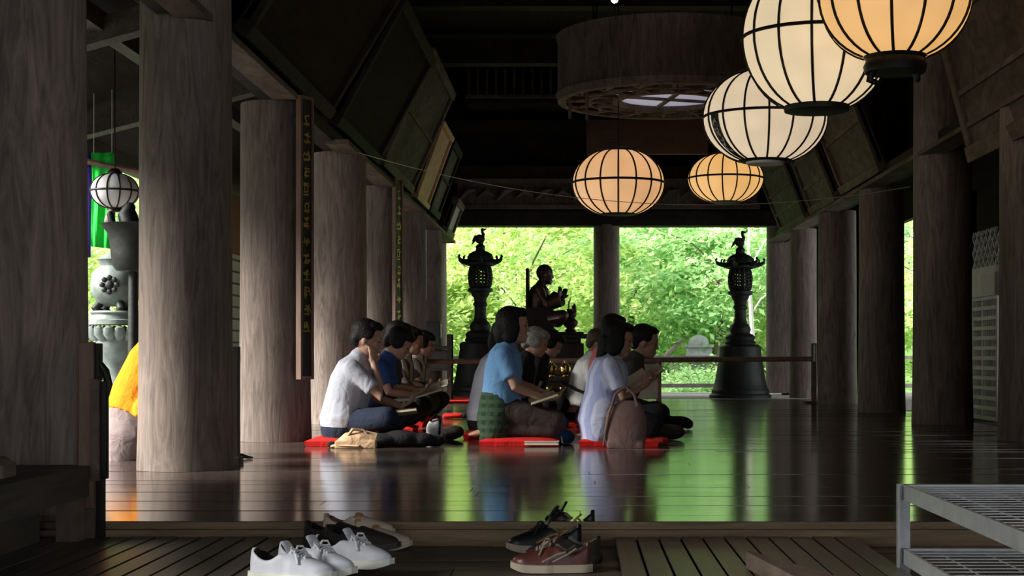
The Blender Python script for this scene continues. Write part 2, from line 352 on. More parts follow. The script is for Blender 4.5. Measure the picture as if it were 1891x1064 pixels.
# far painted friezes and carved boards on the back wall
for i, (a, b) in enumerate(((-1.95, 0.25), (0.75, 3.0))):
    t = thing('carved_frieze', ('carved dark frieze board over the far left opening', 'carved dark frieze board over the far right opening')[i], 'frieze', ((a + b) / 2, 25.0, 3.06))
    w = b - a
    MB().box((-w / 2, 0, 0), (w / 2, 0.08, 0.46)).build('board', W_PANEL, t)
    for z in (0.0, 0.43): MB().box((-w / 2 - .04, -0.03, z - 0.02), (w / 2 + .04, 0.03, z + 0.05)).build('frame_rail', W_FRAME, t)
    for j in range(7):
        c = (-w / 2 + w * (j + .5) / 7, -0.01, 0.24)
        MB().loft([(c[0] - .12, -.01, .14 + .05 * (j % 2)), (c[0], -.03, .28), (c[0] + .13, -.01, .2 + .1 * ((j + 1) % 2))], [.03, .06, .025], 8).build('carving', W_FRAME, t, True)
t = thing('gallery_railing', 'thin slatted gallery railing high on the far wall', 'railing', (0, 24.2, 4.1))
xa, xb = px_x(860, 24.2), px_x(1040, 24.2)
zt, zb = px_z(95, 24.2) - 4.1, px_z(178, 24.2) - 4.1
for z in (zt, zb): MB().box((xa, -.03, z - .025), (xb + 2.2, .03, z + .025)).build('rail', W_FRAME, t)
slat_me = MB().box((-.018, -.012, zb), (.018, .012, zt)).mesh('slat', W_FRAME)
for j in range(26): share('slat', slat_me, t, (xa + .05 + j * .145, 0, 0))
MB().box((xa, 0.05, zb - .1), (xb + 2.2, 0.95, zb - .02)).build('shelf', W_DARK, t)

# ------------------------------------------------------------------ columns
def col_mesh(r, h, seed):
    rr = random.Random(seed); prof = []
    for i in range(15):
        u = i / 14; z = u * h
        rad = r * (1.0 + 0.045 * math.exp(-u * 9) - 0.035 * u + 0.004 * math.sin(u * 9 + seed))
        prof.append((rad, z))
    return MB().lathe(prof, 40).mesh('wooden_column', W_COL, True)
LCOL = [(-2.32, 6.27, .29), (-2.19, 8.52, .257), (-2.24, 11.3, .26), (-2.2, 14.1, .26), (-2.2, 16.9, .26), (-2.2, 19.7, .26), (-2.23, 22.5, .25)]
LLAB = ['massive weathered column behind the dark bench', 'weathered column standing in front of the person in orange', 'weathered column carrying the long black and gold plaque',
        'column right behind the man in the grey t-shirt', 'column behind the seated row, just beyond the narrow second plaque', 'column just before the paper notice boards', 'last column of the seated row, beside the dark stand']
RCOL = [(3.42, 11.3, .26), (3.41, 14.1, .27), (3.41, 16.9, .255), (3.4, 19.7, .25), (3.38, 22.5, .20)]
RLAB = ['column cut by the picture edge, in front of the lattice door', 'thick column between the lattice door and the green slit', 'column on the far side of the green slit', 'column next to the barrier end post', 'slim column behind the barrier end post']
for (x, y, r), lb in list(zip(LCOL, LLAB)) + list(zip(RCOL, RLAB)):
    o = share('wooden_column', col_mesh(r, 3.6 if y < 10 else (4.2 if 14 < y < 14.2 and x > 0 else 2.5), int(y * 10)), None, (x, y, 0 if not (x < 0 and y < 7) else -0.02), (0, 0, random.uniform(0, 6)))
    tag(o, lb, 'column', 'round wooden columns', 'structure')
for (x, lb) in ((-2.37, 'outer column at the edge of the far left opening'), (0.515, 'outer column between the two far openings'), (3.4, 'outer column at the edge of the far right opening')):
    o = share('wooden_column', col_mesh(.222, 2.8, int(x * 10)), None, (x, 25.3, 0.0)); tag(o, lb, 'column', 'round wooden columns', 'structure')
struct('floor_veranda_back', MB().box((-6, 23.6, -0.5), (6.6, 27.0, -0.03)), W_GREY, label='outer veranda boards beyond the far opening')

# ------------------------------------------------------------------ lattice door in the closed side
door = tag(thing('door_1', 'pale lattice door with diamond grille above', 'door', (5.0, 18.45, -0.16)), kind='structure')
zt = 1.5
for yy in (-.55, 0.08, .55): MB().box((-.03, yy - .03, 0), (.02, yy + .03, zt)).build('stile', W_PALE, door)
hs = MB().box((-.035, -.55, -.02), (.01, .55, .025)).mesh('slat', W_PALE)
for j in range(13): share('slat', hs, door, (0, 0, .03 + j * zt / 12.4))
vs = MB().box((-.012, -.007, 0), (.0, .007, zt)).mesh('bar', W_PALE)
for j in range(14): share('bar', vs, door, (0, -.5 + j * .077, 0))
MB().box((.03, -.6, 0), (.05, .6, zt + .85)).build('backing', BLACK, door)
MB().box((-.10, -.72, zt), (.06, .7, zt + .27)).build('lintel', W_PALE, door)
MB().box((-.06, -.66, zt + .27), (.05, .62, zt + .36)).build('lintel', W_PALE, door)
g = MB()
for j in range(-4, 6):
    for sgn in (1, -1):
        y0 = j * .2; p0 = [-.0, y0, zt + .36]; p1 = [-.0, y0 + sgn * .46, zt + .82]
        a, b = -.6, .6
        def clip(p, q):
            d = q[1] - p[1]; t0, t1 = 0., 1.
            lo, hi = (a - p[1]) / d, (b - p[1]) / d
            t0, t1 = max(0, min(lo, hi)), min(1, max(lo, hi))
            return None if t1 - t0 < .05 else ([0, p[1] + d * t0, p[2] + (q[2] - p[2]) * t0], [0, p[1] + d * t1, p[2] + (q[2] - p[2]) * t1])
        c = clip(p0, p1)
        if c: MB().bar(c[0], c[1], .02, .03, (1, 0, 0)).build('lattice_bar', W_PALE, door)
tag(MB().lathe([(.075, -.16), (.07, 1.0), (.068, 2.9)], 20).build('wooden_post', W_PALE, None, True, (4.98, 19.35, 0)), 'thin pale post next to the lattice door', 'post', kind='structure')

# ------------------------------------------------------------------ left far wall: white lattice under a red board
wl = tag(thing('wall_side', 'pale lattice wall with a red board on top, between two columns', 'wall', (-5.05, 0, -0.14)), kind='structure')
MB().box((-.05, 20.0, 0), (.05, 26, 2.25)).build('panel', PLAST, wl)
hb = MB().box((-.02, 20.0, -.012), (.085, 26, .012)).mesh('slat', W_RED)
for j in range(13): share('slat', hb, wl, (0, 0, .1 + j * .172))
MB().box((-.06, 20.0, 2.25), (.09, 26, 3.1)).build('board', plain('red_board', (0.27, 0.085, 0.05), .6), wl)

# ------------------------------------------------------------------ leaning votive panels on both beams
def votive(label, side, y0, y1, z0, h, lean, board=W_PANEL, frame=W_FRAME, battens=2, off=0.0, fw=0.1, scallop=False):
    """side -1: on the left beam; leans into the hall"""
    x = (X_L + 0.12 + off) if side < 0 else (X_R - 0.12 - off)
    t = thing('votive_panel', label, 'panel', (x, (y0 + y1) / 2, z0), 0, 'leaning votive panels')
    L = y1 - y0; R = Matrix.Rotation(math.atan2(lean, h) * (1 if side < 0 else -1), 3, 'Y')
    n = -side       # faces the hall
    def part(nm, a, b, mat, bev=0.0):
        mb = MB().box(a, b); mb.v = [tuple(R @ Vector(p)) for p in mb.v]; return mb.build(nm, mat, t, bevel=bev)
    H = math.hypot(h, lean)
    xs = sorted((0.0, n * -0.05))
    part('board', (min(0, -.04 * n), -L / 2, 0), (max(0, -.04 * n), L / 2, H), board)
    for z in (0, H - fw): part('frame_rail', (min(-.06 * n, .05 * n), -L / 2 - .03, z), (max(-.06 * n, .05 * n), L / 2 + .03, z + fw), frame, .01)
    for yy in (-L / 2, L / 2 - fw): part('frame_stile', (min(-.06 * n, .04 * n), yy, fw), (max(-.06 * n, .04 * n), yy + fw, H - fw), frame, .01)
    for j in range(battens):
        z = H * (j + 1) / (battens + 1); part('batten', (min(0, .025 * n), -L / 2 + fw, z - .02), (max(0, .025 * n), L / 2 - fw, z + .02), frame)
    if scallop:
        for j in range(9):
            z = H * (j + .5) / 9
            mb = MB().ell((n * .03, -L / 2 * 1.0, z), (.05, .05, H / 17)); mb.v = [tuple(R @ Vector(p)) for p in mb.v]; mb.build('carved_scallop', frame, t, True)
    return t
votive('big dark leaning panel above the column with the gold plaque', -1, 9.4, 12.6, 2.62, 1.25, .75, W_CEIL, W_DARK, 0)
votive('sooty leaning panel between the big dark panel and the framed one', -1, 13.0, 15.7, 2.62, 1.1, .6, W_CEIL, W_DARK, 0)
votive('framed grey votive panel next to the tan one, nearer side', -1, 16.1, 18.9, 2.66, 1.25, .55, W_PANEL, W_FRAME, 1)
votive('bright tan new wood votive panel leaning over the seated row', -1, 19.5, 21.0, 2.66, 1.0, .36, W_TAN, W_TAN, 0, fw=.07)
votive('dark votive panel just beyond the bright tan one', -1, 21.25, 22.6, 2.66, 1.0, .36, W_PANEL, W_DARK, 1)
votive('small grey votive panel at the corner of the far opening', -1, 23.2, 24.4, 2.5, .55, .2, W_GREY, W_FRAME, 0, off=.06)
votive('large scalloped-edge votive panel beside the brightest lantern', 1, 8.6, 12.4, 2.22, 1.6, .42, W_PANEL, W_FRAME, 2, off=.02, fw=.13, scallop=False)
votive('votive panel leaning between the thick column and the lanterns', 1, 16.2, 18.5, 2.60, 1.15, .45, W_PANEL, W_FRAME, 1)
votive('second votive panel from the far right opening', 1, 19.0, 20.9, 2.58, 1.0, .4, W_PANEL, W_FRAME, 2)
votive('farthest votive panel over the far right opening corner', 1, 21.4, 23.9, 2.55, 1.1, .45, W_PANEL, W_FRAME, 3)

# ------------------------------------------------------------------ long plaques with gold characters
def strokes(mb, cx, y, z, w, h, seed, n=7, front=-1, plane='xz', th=0.004):
    rr = random.Random(seed)
    for k in range(n):
        if rr.random() < .55: a = (rr.uniform(-.5, -.2), rr.uniform(-.45, .45)); b = (rr.uniform(.2, .5), a[1] + rr.uniform(-.08, .12))
        else: a = (rr.uniform(-.35, .35), rr.uniform(.1, .5)); b = (a[0] + rr.uniform(-.3, .3), rr.uniform(-.5, -.1))
        p = [Vector((cx + q[0] * w, y, z + q[1] * h)) for q in (a, b)]
        mb.bar(p[0], p[1], w * .12, th, (0, 1, 0))
def plaque(label, x, y, w, z0, z1, rz, n):
    t = thing('hanging_plaque', label, 'plaque', (x, y, z0), rz, 'long plaques hung on columns')
    H = z1 - z0
    MB().box((-w / 2, -.012, 0), (w / 2, .012, H)).build('board', BLACK, t)
    for sx in (-1, 1): MB().box((sx * w / 2 - .012, -.022, -.01), (sx * w / 2 + .012, .02, H + .01)).build('frame_stile', W_RED, t)
    for z in (0, H): MB().box((-w / 2, -.02, z - .012), (w / 2, .02, z + .012)).build('frame_rail', W_RED, t)
    for j in range(n):
        mb = MB(); strokes(mb, 0, -.016, H * (.95 - .8 * (j + .5) / n), w * .62, H * .8 / n * .75, 40 + j)
        mb.build('gold_character', GOLD, t)
    MB().box((-w / 2 + .01, .012, H * .9), (w / 2 - .01, .09, H * .93)).build('bracket', IRON, t)
    return t
# board faces along +x, seen obliquely
def ring_side(x, y, r, a): return x + r * math.cos(a), y + r * math.sin(a)
plaque('long black plaque with gold characters on the near weathered column', -1.985, 11.12, .14, px_z(698, 11.1), px_z(180, 11.1), math.radians(64), 13)
plaque('narrow gold-lettered plaque on a column behind the seated heads', -1.955, 16.66, .13, px_z(640, 16.6), px_z(330, 16.6), math.radians(62), 9)

# paper notices on far columns
def notices(label, x, y, n, z0, z1):
    t = thing('notice_board', label, 'notice board', (x, y, z0), math.radians(72)); H = z1 - z0
    MB().box((-.22, 0, 0), (.22, .02, H)).build('board', W_GREY, t)
    for j in range(n): MB().box((-.19, -.008, H * j / n + .015), (.19, 0, H * (j + 1) / n - .012)).build('paper_sheet', PAPER if j != 1 else PLAST, t)
notices('notice board with three paper sheets, nearer of the two by the far opening', px_x(777, 20.3), 20.2, 3, px_z(556, 20.4), px_z(424, 20.4))
notices('notice board with white paper sheets right beside the far opening', px_x(806, 23), 22.95, 3, px_z(566, 23), px_z(440, 23))

# ------------------------------------------------------------------ thin line strung across the hall
pts = []
pa, pb = at(583, 257, 13.8), at(1680, 345, 14.0)
for i in range(41):
    u = i / 40; p = pa.lerp(pb, u); p.z -= 4 * u * (1 - u) * 0.35; pts.append(p)
tag(MB().tube(pts, .0032, 5).build('strung_wire', plain('dull_wire', (.45,.40,.34), .7)), 'thin pale wire strung across below the lanterns', 'wire')
# ------------------------------------------------------------------ paper lanterns
def paper_mat(name, c, s):
    m = plain(name, (0.75, 0.70, 0.60), 0.8, 0, .05, 5, 0, .2); nt = m.node_tree; b = nt.nodes['Principled BSDF']; N = nt.nodes.new
    tc = N('ShaderNodeTexCoord'); n = N('ShaderNodeTexNoise'); n.inputs['Scale'].default_value = 3.5; n.inputs['Detail'].default_value = 4
    r = N('ShaderNodeValToRGB'); r.color_ramp.elements[0].position = .3; r.color_ramp.elements[1].position = .75
    r.color_ramp.elements[0].color = (*[v * .84 for v in c], 1); r.color_ramp.elements[1].color = (*[v * 1.06 for v in c], 1)
    nt.links.new(tc.outputs['Object'], n.inputs[0]); nt.links.new(n.outputs[0], r.inputs[0]); nt.links.new(r.outputs[0], b.inputs['Emission Color'])
    b.inputs['Emission Strength'].default_value = s; return m
P_ORANGE = paper_mat('lit_orange_paper', (0.88, 0.47, 0.145), 0.93)
P_CREAM = paper_mat('lit_cream_paper', (0.80, 0.62, 0.38), 0.90)
P_PEACH = paper_mat('lit_peach_paper', (0.82, 0.43, 0.18), 0.88)
P_AMBER = paper_mat('lit_amber_paper', (0.92, 0.50, 0.155), 0.92)
P_CREAM2 = paper_mat('lit_pale_paper', (0.77, 0.60, 0.40), 0.86)
P_WHITE = plain('unlit_white_paper', (0.80, 0.78, 0.80), 0.9, 0, .05, emit=None)
def lantern(label, c, D, ratio, nr, mat, fitting='cap', tagstrip=False, cord_to=5.2, flat=.42, group='round paper lanterns', rib_w=.009):
    t = thing('paper_lantern', label, 'lantern', c, random.uniform(0, .3), group)
    R = D / 2; Hh = R * ratio; prof = []
    for i in range(25):
        a = -PI / 2 + PI * i / 24
        r = R * abs(math.cos(a)) ** .9; z = Hh * math.sin(a)
        prof.append((r, z))
    prof = [p for p in prof if p[0] >= R * flat * .8]
    body = MB().lathe(prof, 48, cap=False); body.build('paper_globe', mat, t, 'all')
    path = [(r * 1.006 + .001, 0, z) for r, z in prof]
    rib = MB().tube(path, rib_w, 6).mesh('rib', IRON, True)
    for j in range(nr): share('rib', rib, t, None, (0, 0, 2 * PI * (j + .5) / nr))
    ringp = [(R * 1.008 * math.cos(2 * PI * j / 48), R * 1.008 * math.sin(2 * PI * j / 48), 0) for j in range(49)]
    MB().tube(ringp, rib_w * 1.35, 6).build('equator_hoop', IRON, t, True)
    zb = prof[0][1]; zt_ = prof[-1][1]; rb = prof[0][0]
    MB().lathe([(rb * 1.02, zt_ - .01), (rb * 1.05, zt_ + .02), (rb * .5, zt_ + .05)], 28).build('top_cap', IRON, t, True)
    if fitting == 'cap':
        MB().lathe([(rb * .8, zb - .035), (rb * 1.04, zb - .03), (rb * 1.06, zb + .005), (rb, zb + .01)], 28).build('bottom_cap', IRON, t, True)
    elif fitting == 'none':
        MB().lathe([(rb * .9, zb - .008), (rb * 1.02, zb), (rb, zb + .006)], 28).build('bottom_cap', IRON, t, True)
    elif fitting == 'white':
        MB().lathe([(rb * .95, zb - .012), (rb * 1.06, zb), (rb, zb + .008)], 28).build('bottom_cap', IRON, t, True)
        MB().lathe([(rb * .7, zb - .03), (rb * .75, zb - .01)], 24).build('lamp_disc', PAPER, t, True)
    elif fitting == 'hook':
        MB().lathe([(rb * .95, zb - .10), (rb * 1.0, zb - .06), (rb * .9, zb - .02), (rb * 1.02, zb + .012)], 28).build('bottom_cap', IRON, t, True)
        MB().loft([(-rb * .75, 0, zb - .08), (-rb * .85, 0, zb - .15), (-rb * .55, 0, zb - .17), (-rb * .45, 0, zb - .14)], [.028, .026, .02, .012], 8).build('hook', IRON, t, True)
        MB().loft([(rb * .75, .02, zb - .08), (rb * .8, .02, zb - .13)], [.03, .02], 8).build('hook', IRON, t, True)
    MB().tube([(0, 0, zt_ + .04), (0, 0, cord_to - c[2])], .006, 5).build('cord', IRON, t)
    if tagstrip:
        a0 = math.radians(211) - t.rotation_euler[2]; vs = []; fs = []; low = [p for p in prof if p[1] <= .02]; n = len(low)
        for k, (r, z) in enumerate(low):
            for da in (-.10, .10): vs.append(((r + .012) * math.cos(a0 + da), (r + .012) * math.sin(a0 + da), z))
        for k in range(n - 1): fs.append((2 * k, 2 * k + 1, 2 * k + 3, 2 * k + 2))
        st = MB().add(vs, fs).build('name_strip', BLACK, t)
        rr = random.Random(3); ch = MB()
        for j in range(6):
            k = n - 1 - int((j + 1) * (n - 2) / 7); r, z = low[k]; r2, z2 = low[max(0, k - 1)]
            for q in range(4):
                aa = a0 + rr.uniform(-.06, .06); bb = a0 + rr.uniform(-.06, .06); u, v = rr.random(), rr.random()
                pa_ = ((r + (r2 - r) * u + .018) * math.cos(aa), (r + (r2 - r) * u + .018) * math.sin(aa), z + (z2 - z) * u)
                pb_ = ((r + (r2 - r) * v + .018) * math.cos(bb), (r + (r2 - r) * v + .018) * math.sin(bb), z + (z2 - z) * v)
                if (Vector(pa_) - Vector(pb_)).length > .01: ch.bar(pa_, pb_, .007, .004)
        ch.build('white_character', PAPER, st)
    return t
lantern('glowing orange lantern with black hook fittings, cut by the top of the picture', at(1653, -6, 9.2), 277 * 9.2 / F, .86, 14, P_ORANGE, 'hook', rib_w=.010)
lantern('big cream round lantern tucked behind the orange lantern with hooks', at(1508, 70, 10.3), 271 * 10.3 / F, 1.02, 14, P_CREAM, 'cap', rib_w=.010)
lantern('cream lantern with a black lettered strip on its side', at(1413, 217, 12.3), 227 * 12.3 / F, .76, 16, P_CREAM2, 'white', True, rib_w=.009)
lantern('peach lantern hanging alone in front of the far middle column', at(1142, 338, 14.9), 168 * 14.9 / F, .74, 16, P_PEACH, 'none', rib_w=.009)
lantern('small amber lantern, farthest of the glowing row, above the bronze lantern', at(1340, 330, 18.1), 138 * 18.1 / F, .67, 16, P_AMBER, 'none', rib_w=.009)
for (x, y, Y, e) in ((1653, -6, 9.2, 5), (1508, 70, 10.3, 5), (1413, 217, 12.3, 4), (1142, 338, 14.9, 4), (1340, 330, 18.1, 4)): pass

# ------------------------------------------------------------------ round hanging canopy with openwork ring and pale disc
c = at(1235, 186, 15.0)
t = thing('round_canopy', 'large dark drum-shaped canopy with openwork underside and pale disc', 'canopy', c)
Ro, Ri, Hd = 1.10, .50, .62
MB().lathe([(Ro - .05, 0), (Ro, .0), (Ro + .02, .05), (Ro, .1), (Ro, Hd - .05), (Ro + .02, Hd), (Ro - .05, Hd), (Ro - .05, 0)], 64, cap=False).build('drum', W_PANEL, t, True)
MB().lathe([(Ro, Hd + .002), (.02, Hd + .03)], 48).build('lid', W_CEIL, t)
for r, wdt in ((Ro - .03, .05), (.80, .03), (Ri + .03, .05)):
    MB().lathe([(r - wdt, -.02), (r + wdt * .5, -.02), (r + wdt * .5, .02), (r - wdt, .02), (r - wdt, -.02)], 64, cap=False).build('ring', W_FRAME, t)
spoke = MB().bar((Ri, 0, 0), (Ro - .04, 0, 0), .035, .03).mesh('spoke', W_FRAME)
scroll = MB().tube([(Ri + .1 + .42 * u / 8, .14 * math.sin(u * PI / 4), -.01) for u in range(9)], .016, 6).mesh('scroll', W_FRAME, True)
for j in range(16):
    share('spoke', spoke, t, None, (0, 0, 2 * PI * j / 16)); share('scroll', scroll, t, None, (0, 0, 2 * PI * (j + .5) / 16))
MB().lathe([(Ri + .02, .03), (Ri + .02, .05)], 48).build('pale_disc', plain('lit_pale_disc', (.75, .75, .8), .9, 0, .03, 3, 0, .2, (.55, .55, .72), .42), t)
for a in (.35, 1.75): MB().bar((-Ri * math.cos(a), -Ri * math.sin(a), .01), (Ri * math.cos(a), Ri * math.sin(a), .01), .035, .025).build('cross_bar', W_FRAME, t)
for a in (.8, 2.4, 3.9, 5.5): MB().tube([((Ro - .1) * math.cos(a), (Ro - .1) * math.sin(a), Hd), ((Ro - .1) * math.cos(a), (Ro - .1) * math.sin(a), 5.2 - c.z)], .008, 5).build('chain', IRON, t)
for a, ln in ((3.75, .28), (3.3, .2)): MB().tube([(Ro * .9 * math.cos(a), Ro * .9 * math.sin(a), 0), (Ro * .9 * math.cos(a), Ro * .9 * math.sin(a), -ln)], .014, 6).build('tassel', W_FRAME, t)
# dark red hanging board behind the canopy
c = at(1195, 285, 19.5)
t = thing('red_brown_valance', 'dull red-brown boarded valance hanging behind the round canopy', 'board', c)
wv = .78
for j in range(3): MB().box((-wv, -.03, j * .15), (wv, .03, j * .15 + .143)).build('board', plain('dull_red_wood_%d' % j, (.085, .038, .026), .6), t)
for sx in (-1, 1): MB().tube([(sx * (wv - .1), 0, .44), (sx * (wv - .1), 0, 5.2 - c.z)], .01, 5).build('chain', IRON, t)
# bare bulb at the top edge
c = at(1135, -2, 12.0)
t = thing('hanging_bulb', 'small warm glowing bulb with pull cord at the top edge', 'bulb', c)
MB().ell((0, 0, 0), (.03, .03, .035)).build('glass', plain('lit_bulb', (.9, .8, .6), .5, 0, 0, 3, 0, .2, (1, .72, .38), 9.0), t, True)
MB().lathe([(.022, .03), (.022, .08), (.01, .1)], 12).build('socket', IRON, t, True)
MB().tube([(0, 0, .1), (0, 0, 5.2 - c.z)], .005, 5).build('cord', IRON, t)
MB().tube([(.005, -.02, -.035), (.006, -.02, -.17)], .003, 5).build('pull_cord', BRASS, t)

# ------------------------------------------------------------------ bronze garden lanterns at the far edge
def toro():
    t = thing('bronze_lantern', '', 'lantern', (0, 0, 0), 0, 'tall bronze lanterns by the far opening'); q = 1 / 124.4
    def z(y): return (734.6 - y) * q
    MB().lathe([(57 * q, 0), (57 * q, z(729)), (53 * q, z(726)), (53 * q, z(720)), (50 * q, z(717)), (46 * q, z(700)), (41 * q, z(670)), (38 * q, z(650)), (38 * q, z(640)), (33 * q, z(636))], 40).build('bell_base', BRONZE, t, True)
    MB().lathe([(27 * q, z(637)), (29 * q, z(632)), (26 * q, z(628)), (28 * q, z(622)), (24 * q, z(618)), (18 * q, z(615)), (20 * q, z(608)), (17 * q, z(601)), (13 * q, z(597)), (11 * q, z(588)), (10.5 * q, z(572)),
                (13 * q, z(569)), (13 * q, z(566)), (11 * q, z(563)), (12 * q, z(556)), (16 * q, z(550)), (17 * q, z(546)), (23 * q, z(543)), (23 * q, z(538)), (15 * q, z(536))], 24).build('shaft', BRONZE, t, True)
    r = 20 * q
    fb = MB().lathe([(r * .92, z(537)), (r * 1.04, z(534)), (r * .95, z(531))], 24).lathe([(r * .85, z(502)), (r * 1.02, z(499)), (r * .7, z(495))], 24).build('firebox', BRONZE, t, True)
    rib = MB().tube([(r * (.92 + .14 * math.sin(PI * k / 6)), 0, z(535) + (z(498) - z(535)) * k / 6) for k in range(7)], .016, 6).mesh('lattice_bar', BRONZE, True)
    for j in range(14): share('lattice_bar', rib, fb, None, (0, 0, 2 * PI * j / 14))
    for k in (1, 2, 3, 4, 5):
        rr_ = r * (.92 + .14 * math.sin(PI * k / 6)); zz = z(535) + (z(498) - z(535)) * k / 6
        MB().tube([(rr_ * math.cos(2 * PI * j / 24), rr_ * math.sin(2 * PI * j / 24), zz + .012 * math.sin(j * 2.1)) for j in range(25)], .013, 6).build('lattice_ring', BRONZE, fb, True)
    for j in range(6):
        a = 2 * PI * j / 6 + .26
        MB().box((r * .9 - .02, -.05, z(532)), (r * 1.0, .05, z(500)), R=None).build('panel', BRONZE, fb, rot=(0, 0, a)) if j % 3 == 0 else None
    MB().lathe([(20 * q, z(497)), (30 * q, z(494)), (30 * q, z(491)), (25 * q, z(487)), (24 * q, z(480)), (21 * q, z(474)), (14 * q, z(470)), (9 * q, z(468)), (8 * q, z(464)), (9 * q, z(461)), (6 * q, z(457)), (2 * q, z(455))], 24).build('roof', BRONZE, t, True)
    curl = MB().tube([(24 * q, 0, z(489)), (34 * q, 0, z(489)), (40 * q, 0, z(487)), (44.5 * q, 0, z(484)), (46 * q, 0, z(480)), (44.5 * q, 0, z(477.5)), (43 * q, 0, z(479.5))], [.04, .035, .028, .022, .018, .016, .012], 7).mesh('roof_curl', BRONZE, True)
    crest = MB().tube([(33 * q, 0, z(489)), (35.5 * q, 0, z(484)), (35 * q, 0, z(480)), (33 * q, 0, z(478.5))], [.02, .016, .014, .012], 6).mesh('roof_crest', BRONZE, True)
    for j in range(6):
        share('roof_curl', curl, t, None, (0, 0, 2 * PI * j / 6 + .1)); share('roof_crest', crest, t, None, (0, 0, 2 * PI * j / 6 + .1))
    b = MB().ell((-.01, 0, z(447)), (.075, .05, .07), Matrix.Rotation(.5, 3, 'Y')).loft([(.03, 0, z(445)), (.05, 0, z(438)), (.03, 0, z(432)), (.035, 0, z(429))], [.035, .026, .022, .026], 8)
    b.loft([(.04, 0, z(429)), (.075, 0, z(428.5)), (.105, 0, z(427))], [.022, .014, .005], 8).loft([(-.04, 0, z(446)), (-.09, 0, z(449)), (-.13, 0, z(456))], [(.045, .025), (.04, .02), (.015, .008)], 8)
    b.loft([(.02, 0, z(454)), (.02, 0, z(450))], [.03, .03], 8).loft([(.03, .045, z(448)), (-.06, .06, z(444)), (-.1, .05, z(450))], [(.02, .04), (.015, .04), (.01, .015)], 8).loft([(.03, -.045, z(448)), (-.06, -.06, z(444)), (-.1, -.05, z(450))], [(.02, .04), (.015, .04), (.01, .015)], 8)
    b.build('bird_finial', BRONZE, t, True)
    return t
T1 = toro(); T1.location = (px_x(1367, 22.5), 22.5, -0.004); T1['label'] = 'tall bronze lantern in the far opening nearest the closed side, clear of people'
T2 = copy_tree(T1); T2.location = (px_x(887, 22.5), 22.5, .04); T2['label'] = 'tall bronze lantern beside the seated statue'; T2.rotation_euler = (0, 0, .5)
tag(MB().prism([(-1.95, 21.85), (-0.9, 21.85), (-0.9, 23.2), (-1.95, 23.2)], -.004, .04).build('lantern_plinth', plain('dark_red_lacquer', (.16, .022, .02), .4)), 'dark red plinth under the bronze lantern by the statue', 'plinth')
tag(MB().box((-1.84, 20.0, 0.0), (-0.9, 21.5, .022)).build('red_carpet', RED, bevel=.006), 'strip of red carpet in front of the bronze lantern by the statue', 'carpet')

# dark stand at the corner of the far opening
t = thing('dark_stand', 'dark wooden stand with a box at the edge of the far opening', 'stand', (-1.93, 20.9, 0))
for sx in (-.2, .2):
    for sy in (-.15, .15): MB().box((sx - .03, sy - .03, 0), (sx + .03, sy + .03, .92 if sx > 0 else .8)).build('post', LACQ, t)
for z in (.1, .42, .72): MB().box((-.22, -.17, z), (.22, .17, z + .04)).build('shelf', LACQ, t)
MB().box((-.19, -.14, .46), (.19, .16, .71)).build('back_panel', BLACK, t)
t2 = thing('black_box', 'black box with a pale side standing on the dark stand', 'box', (-1.96, 20.9, .76))
MB().box((-.11, -.1, 0), (.1, .1, .34)).build('body', BLACK, t2, bevel=.01); MB().box((.1, -.08, .1), (.108, .08, .3)).build('paper_side', PAPER, t2)

# barrier rail across the hall
t = thing('barrier_rail', 'low wooden barrier pole across the far end of the hall', 'barrier', (0, 19.95, 0))
MB().tube([(px_x(779, 19.95), 0, px_z(668, 19.95)), (px_x(1503, 19.95), 0, px_z(663, 19.95))], .033, 10).build('pole', W_RED, t, True)
MB().box((px_x(1503, 19.95) - .035, -.03, 0), (px_x(1503, 19.95) + .035, .03, px_z(634, 19.95))).build('post', W_FRAME, t, bevel=.008)
MB().box((px_x(1503, 19.95) - .012, -.045, .55), (px_x(1503, 19.95) + .012, -.03, px_z(636, 19.95))).build('metal_strip', STEEL, t)
MB().prism([(px_x(779, 19.95) - .03, -.03), (px_x(779, 19.95) + .03, -.03), (px_x(779, 19.95) + .03, .03), (px_x(779, 19.95) - .03, .03)], 0, px_z(660, 19.95)).build('post', W_FRAME, t)
MB().box((px_x(1503, 19.95) - .12, -.1, 0), (px_x(1503, 19.95) + .12, .1, .03)).build('foot', W_FRAME, t)
MB().box((px_x(779, 19.95) - .1, -.1, 0), (px_x(779, 19.95) + .1, .1, .03)).build('foot', W_FRAME, t)
# railing of the outer veranda
t = thing('veranda_railing', 'pale low railing outside the far opening', 'railing', (0, 26.4, 0))
for z, h in ((.065, .07), (.56, .06)): MB().box((-5, -.04, z), (6.4, .04, z + h)).build('rail', W_GREY, t, bevel=.008)
pm = MB().box((-.04, -.04, -.03), (.04, .04, .68)).mesh('post', W_GREY)
for x in (-4.9, -2.37, .515, 3.4, 6.2): share('post', pm, t, (x, 0, 0))
# pale box behind the barrier
t = thing('offering_box', 'pale boxy stand behind the barrier, beside the seated people', 'box', (px_x(1180, 20.7), 20.7, 0))
MB().box((-.26, -.18, .04), (.26, .18, .52)).build('body', plain('cream_panel', (.36, .32, .26), .7), t, bevel=.01)
for sx in (-.27, .27): MB().box((sx - .025, -.2, 0), (sx + .025, .2, .56)).build('corner_post', W_RED, t)
MB().box((-.3, -.21, .52), (.3, .21, .56)).build('top_board', W_FRAME, t, bevel=.005)

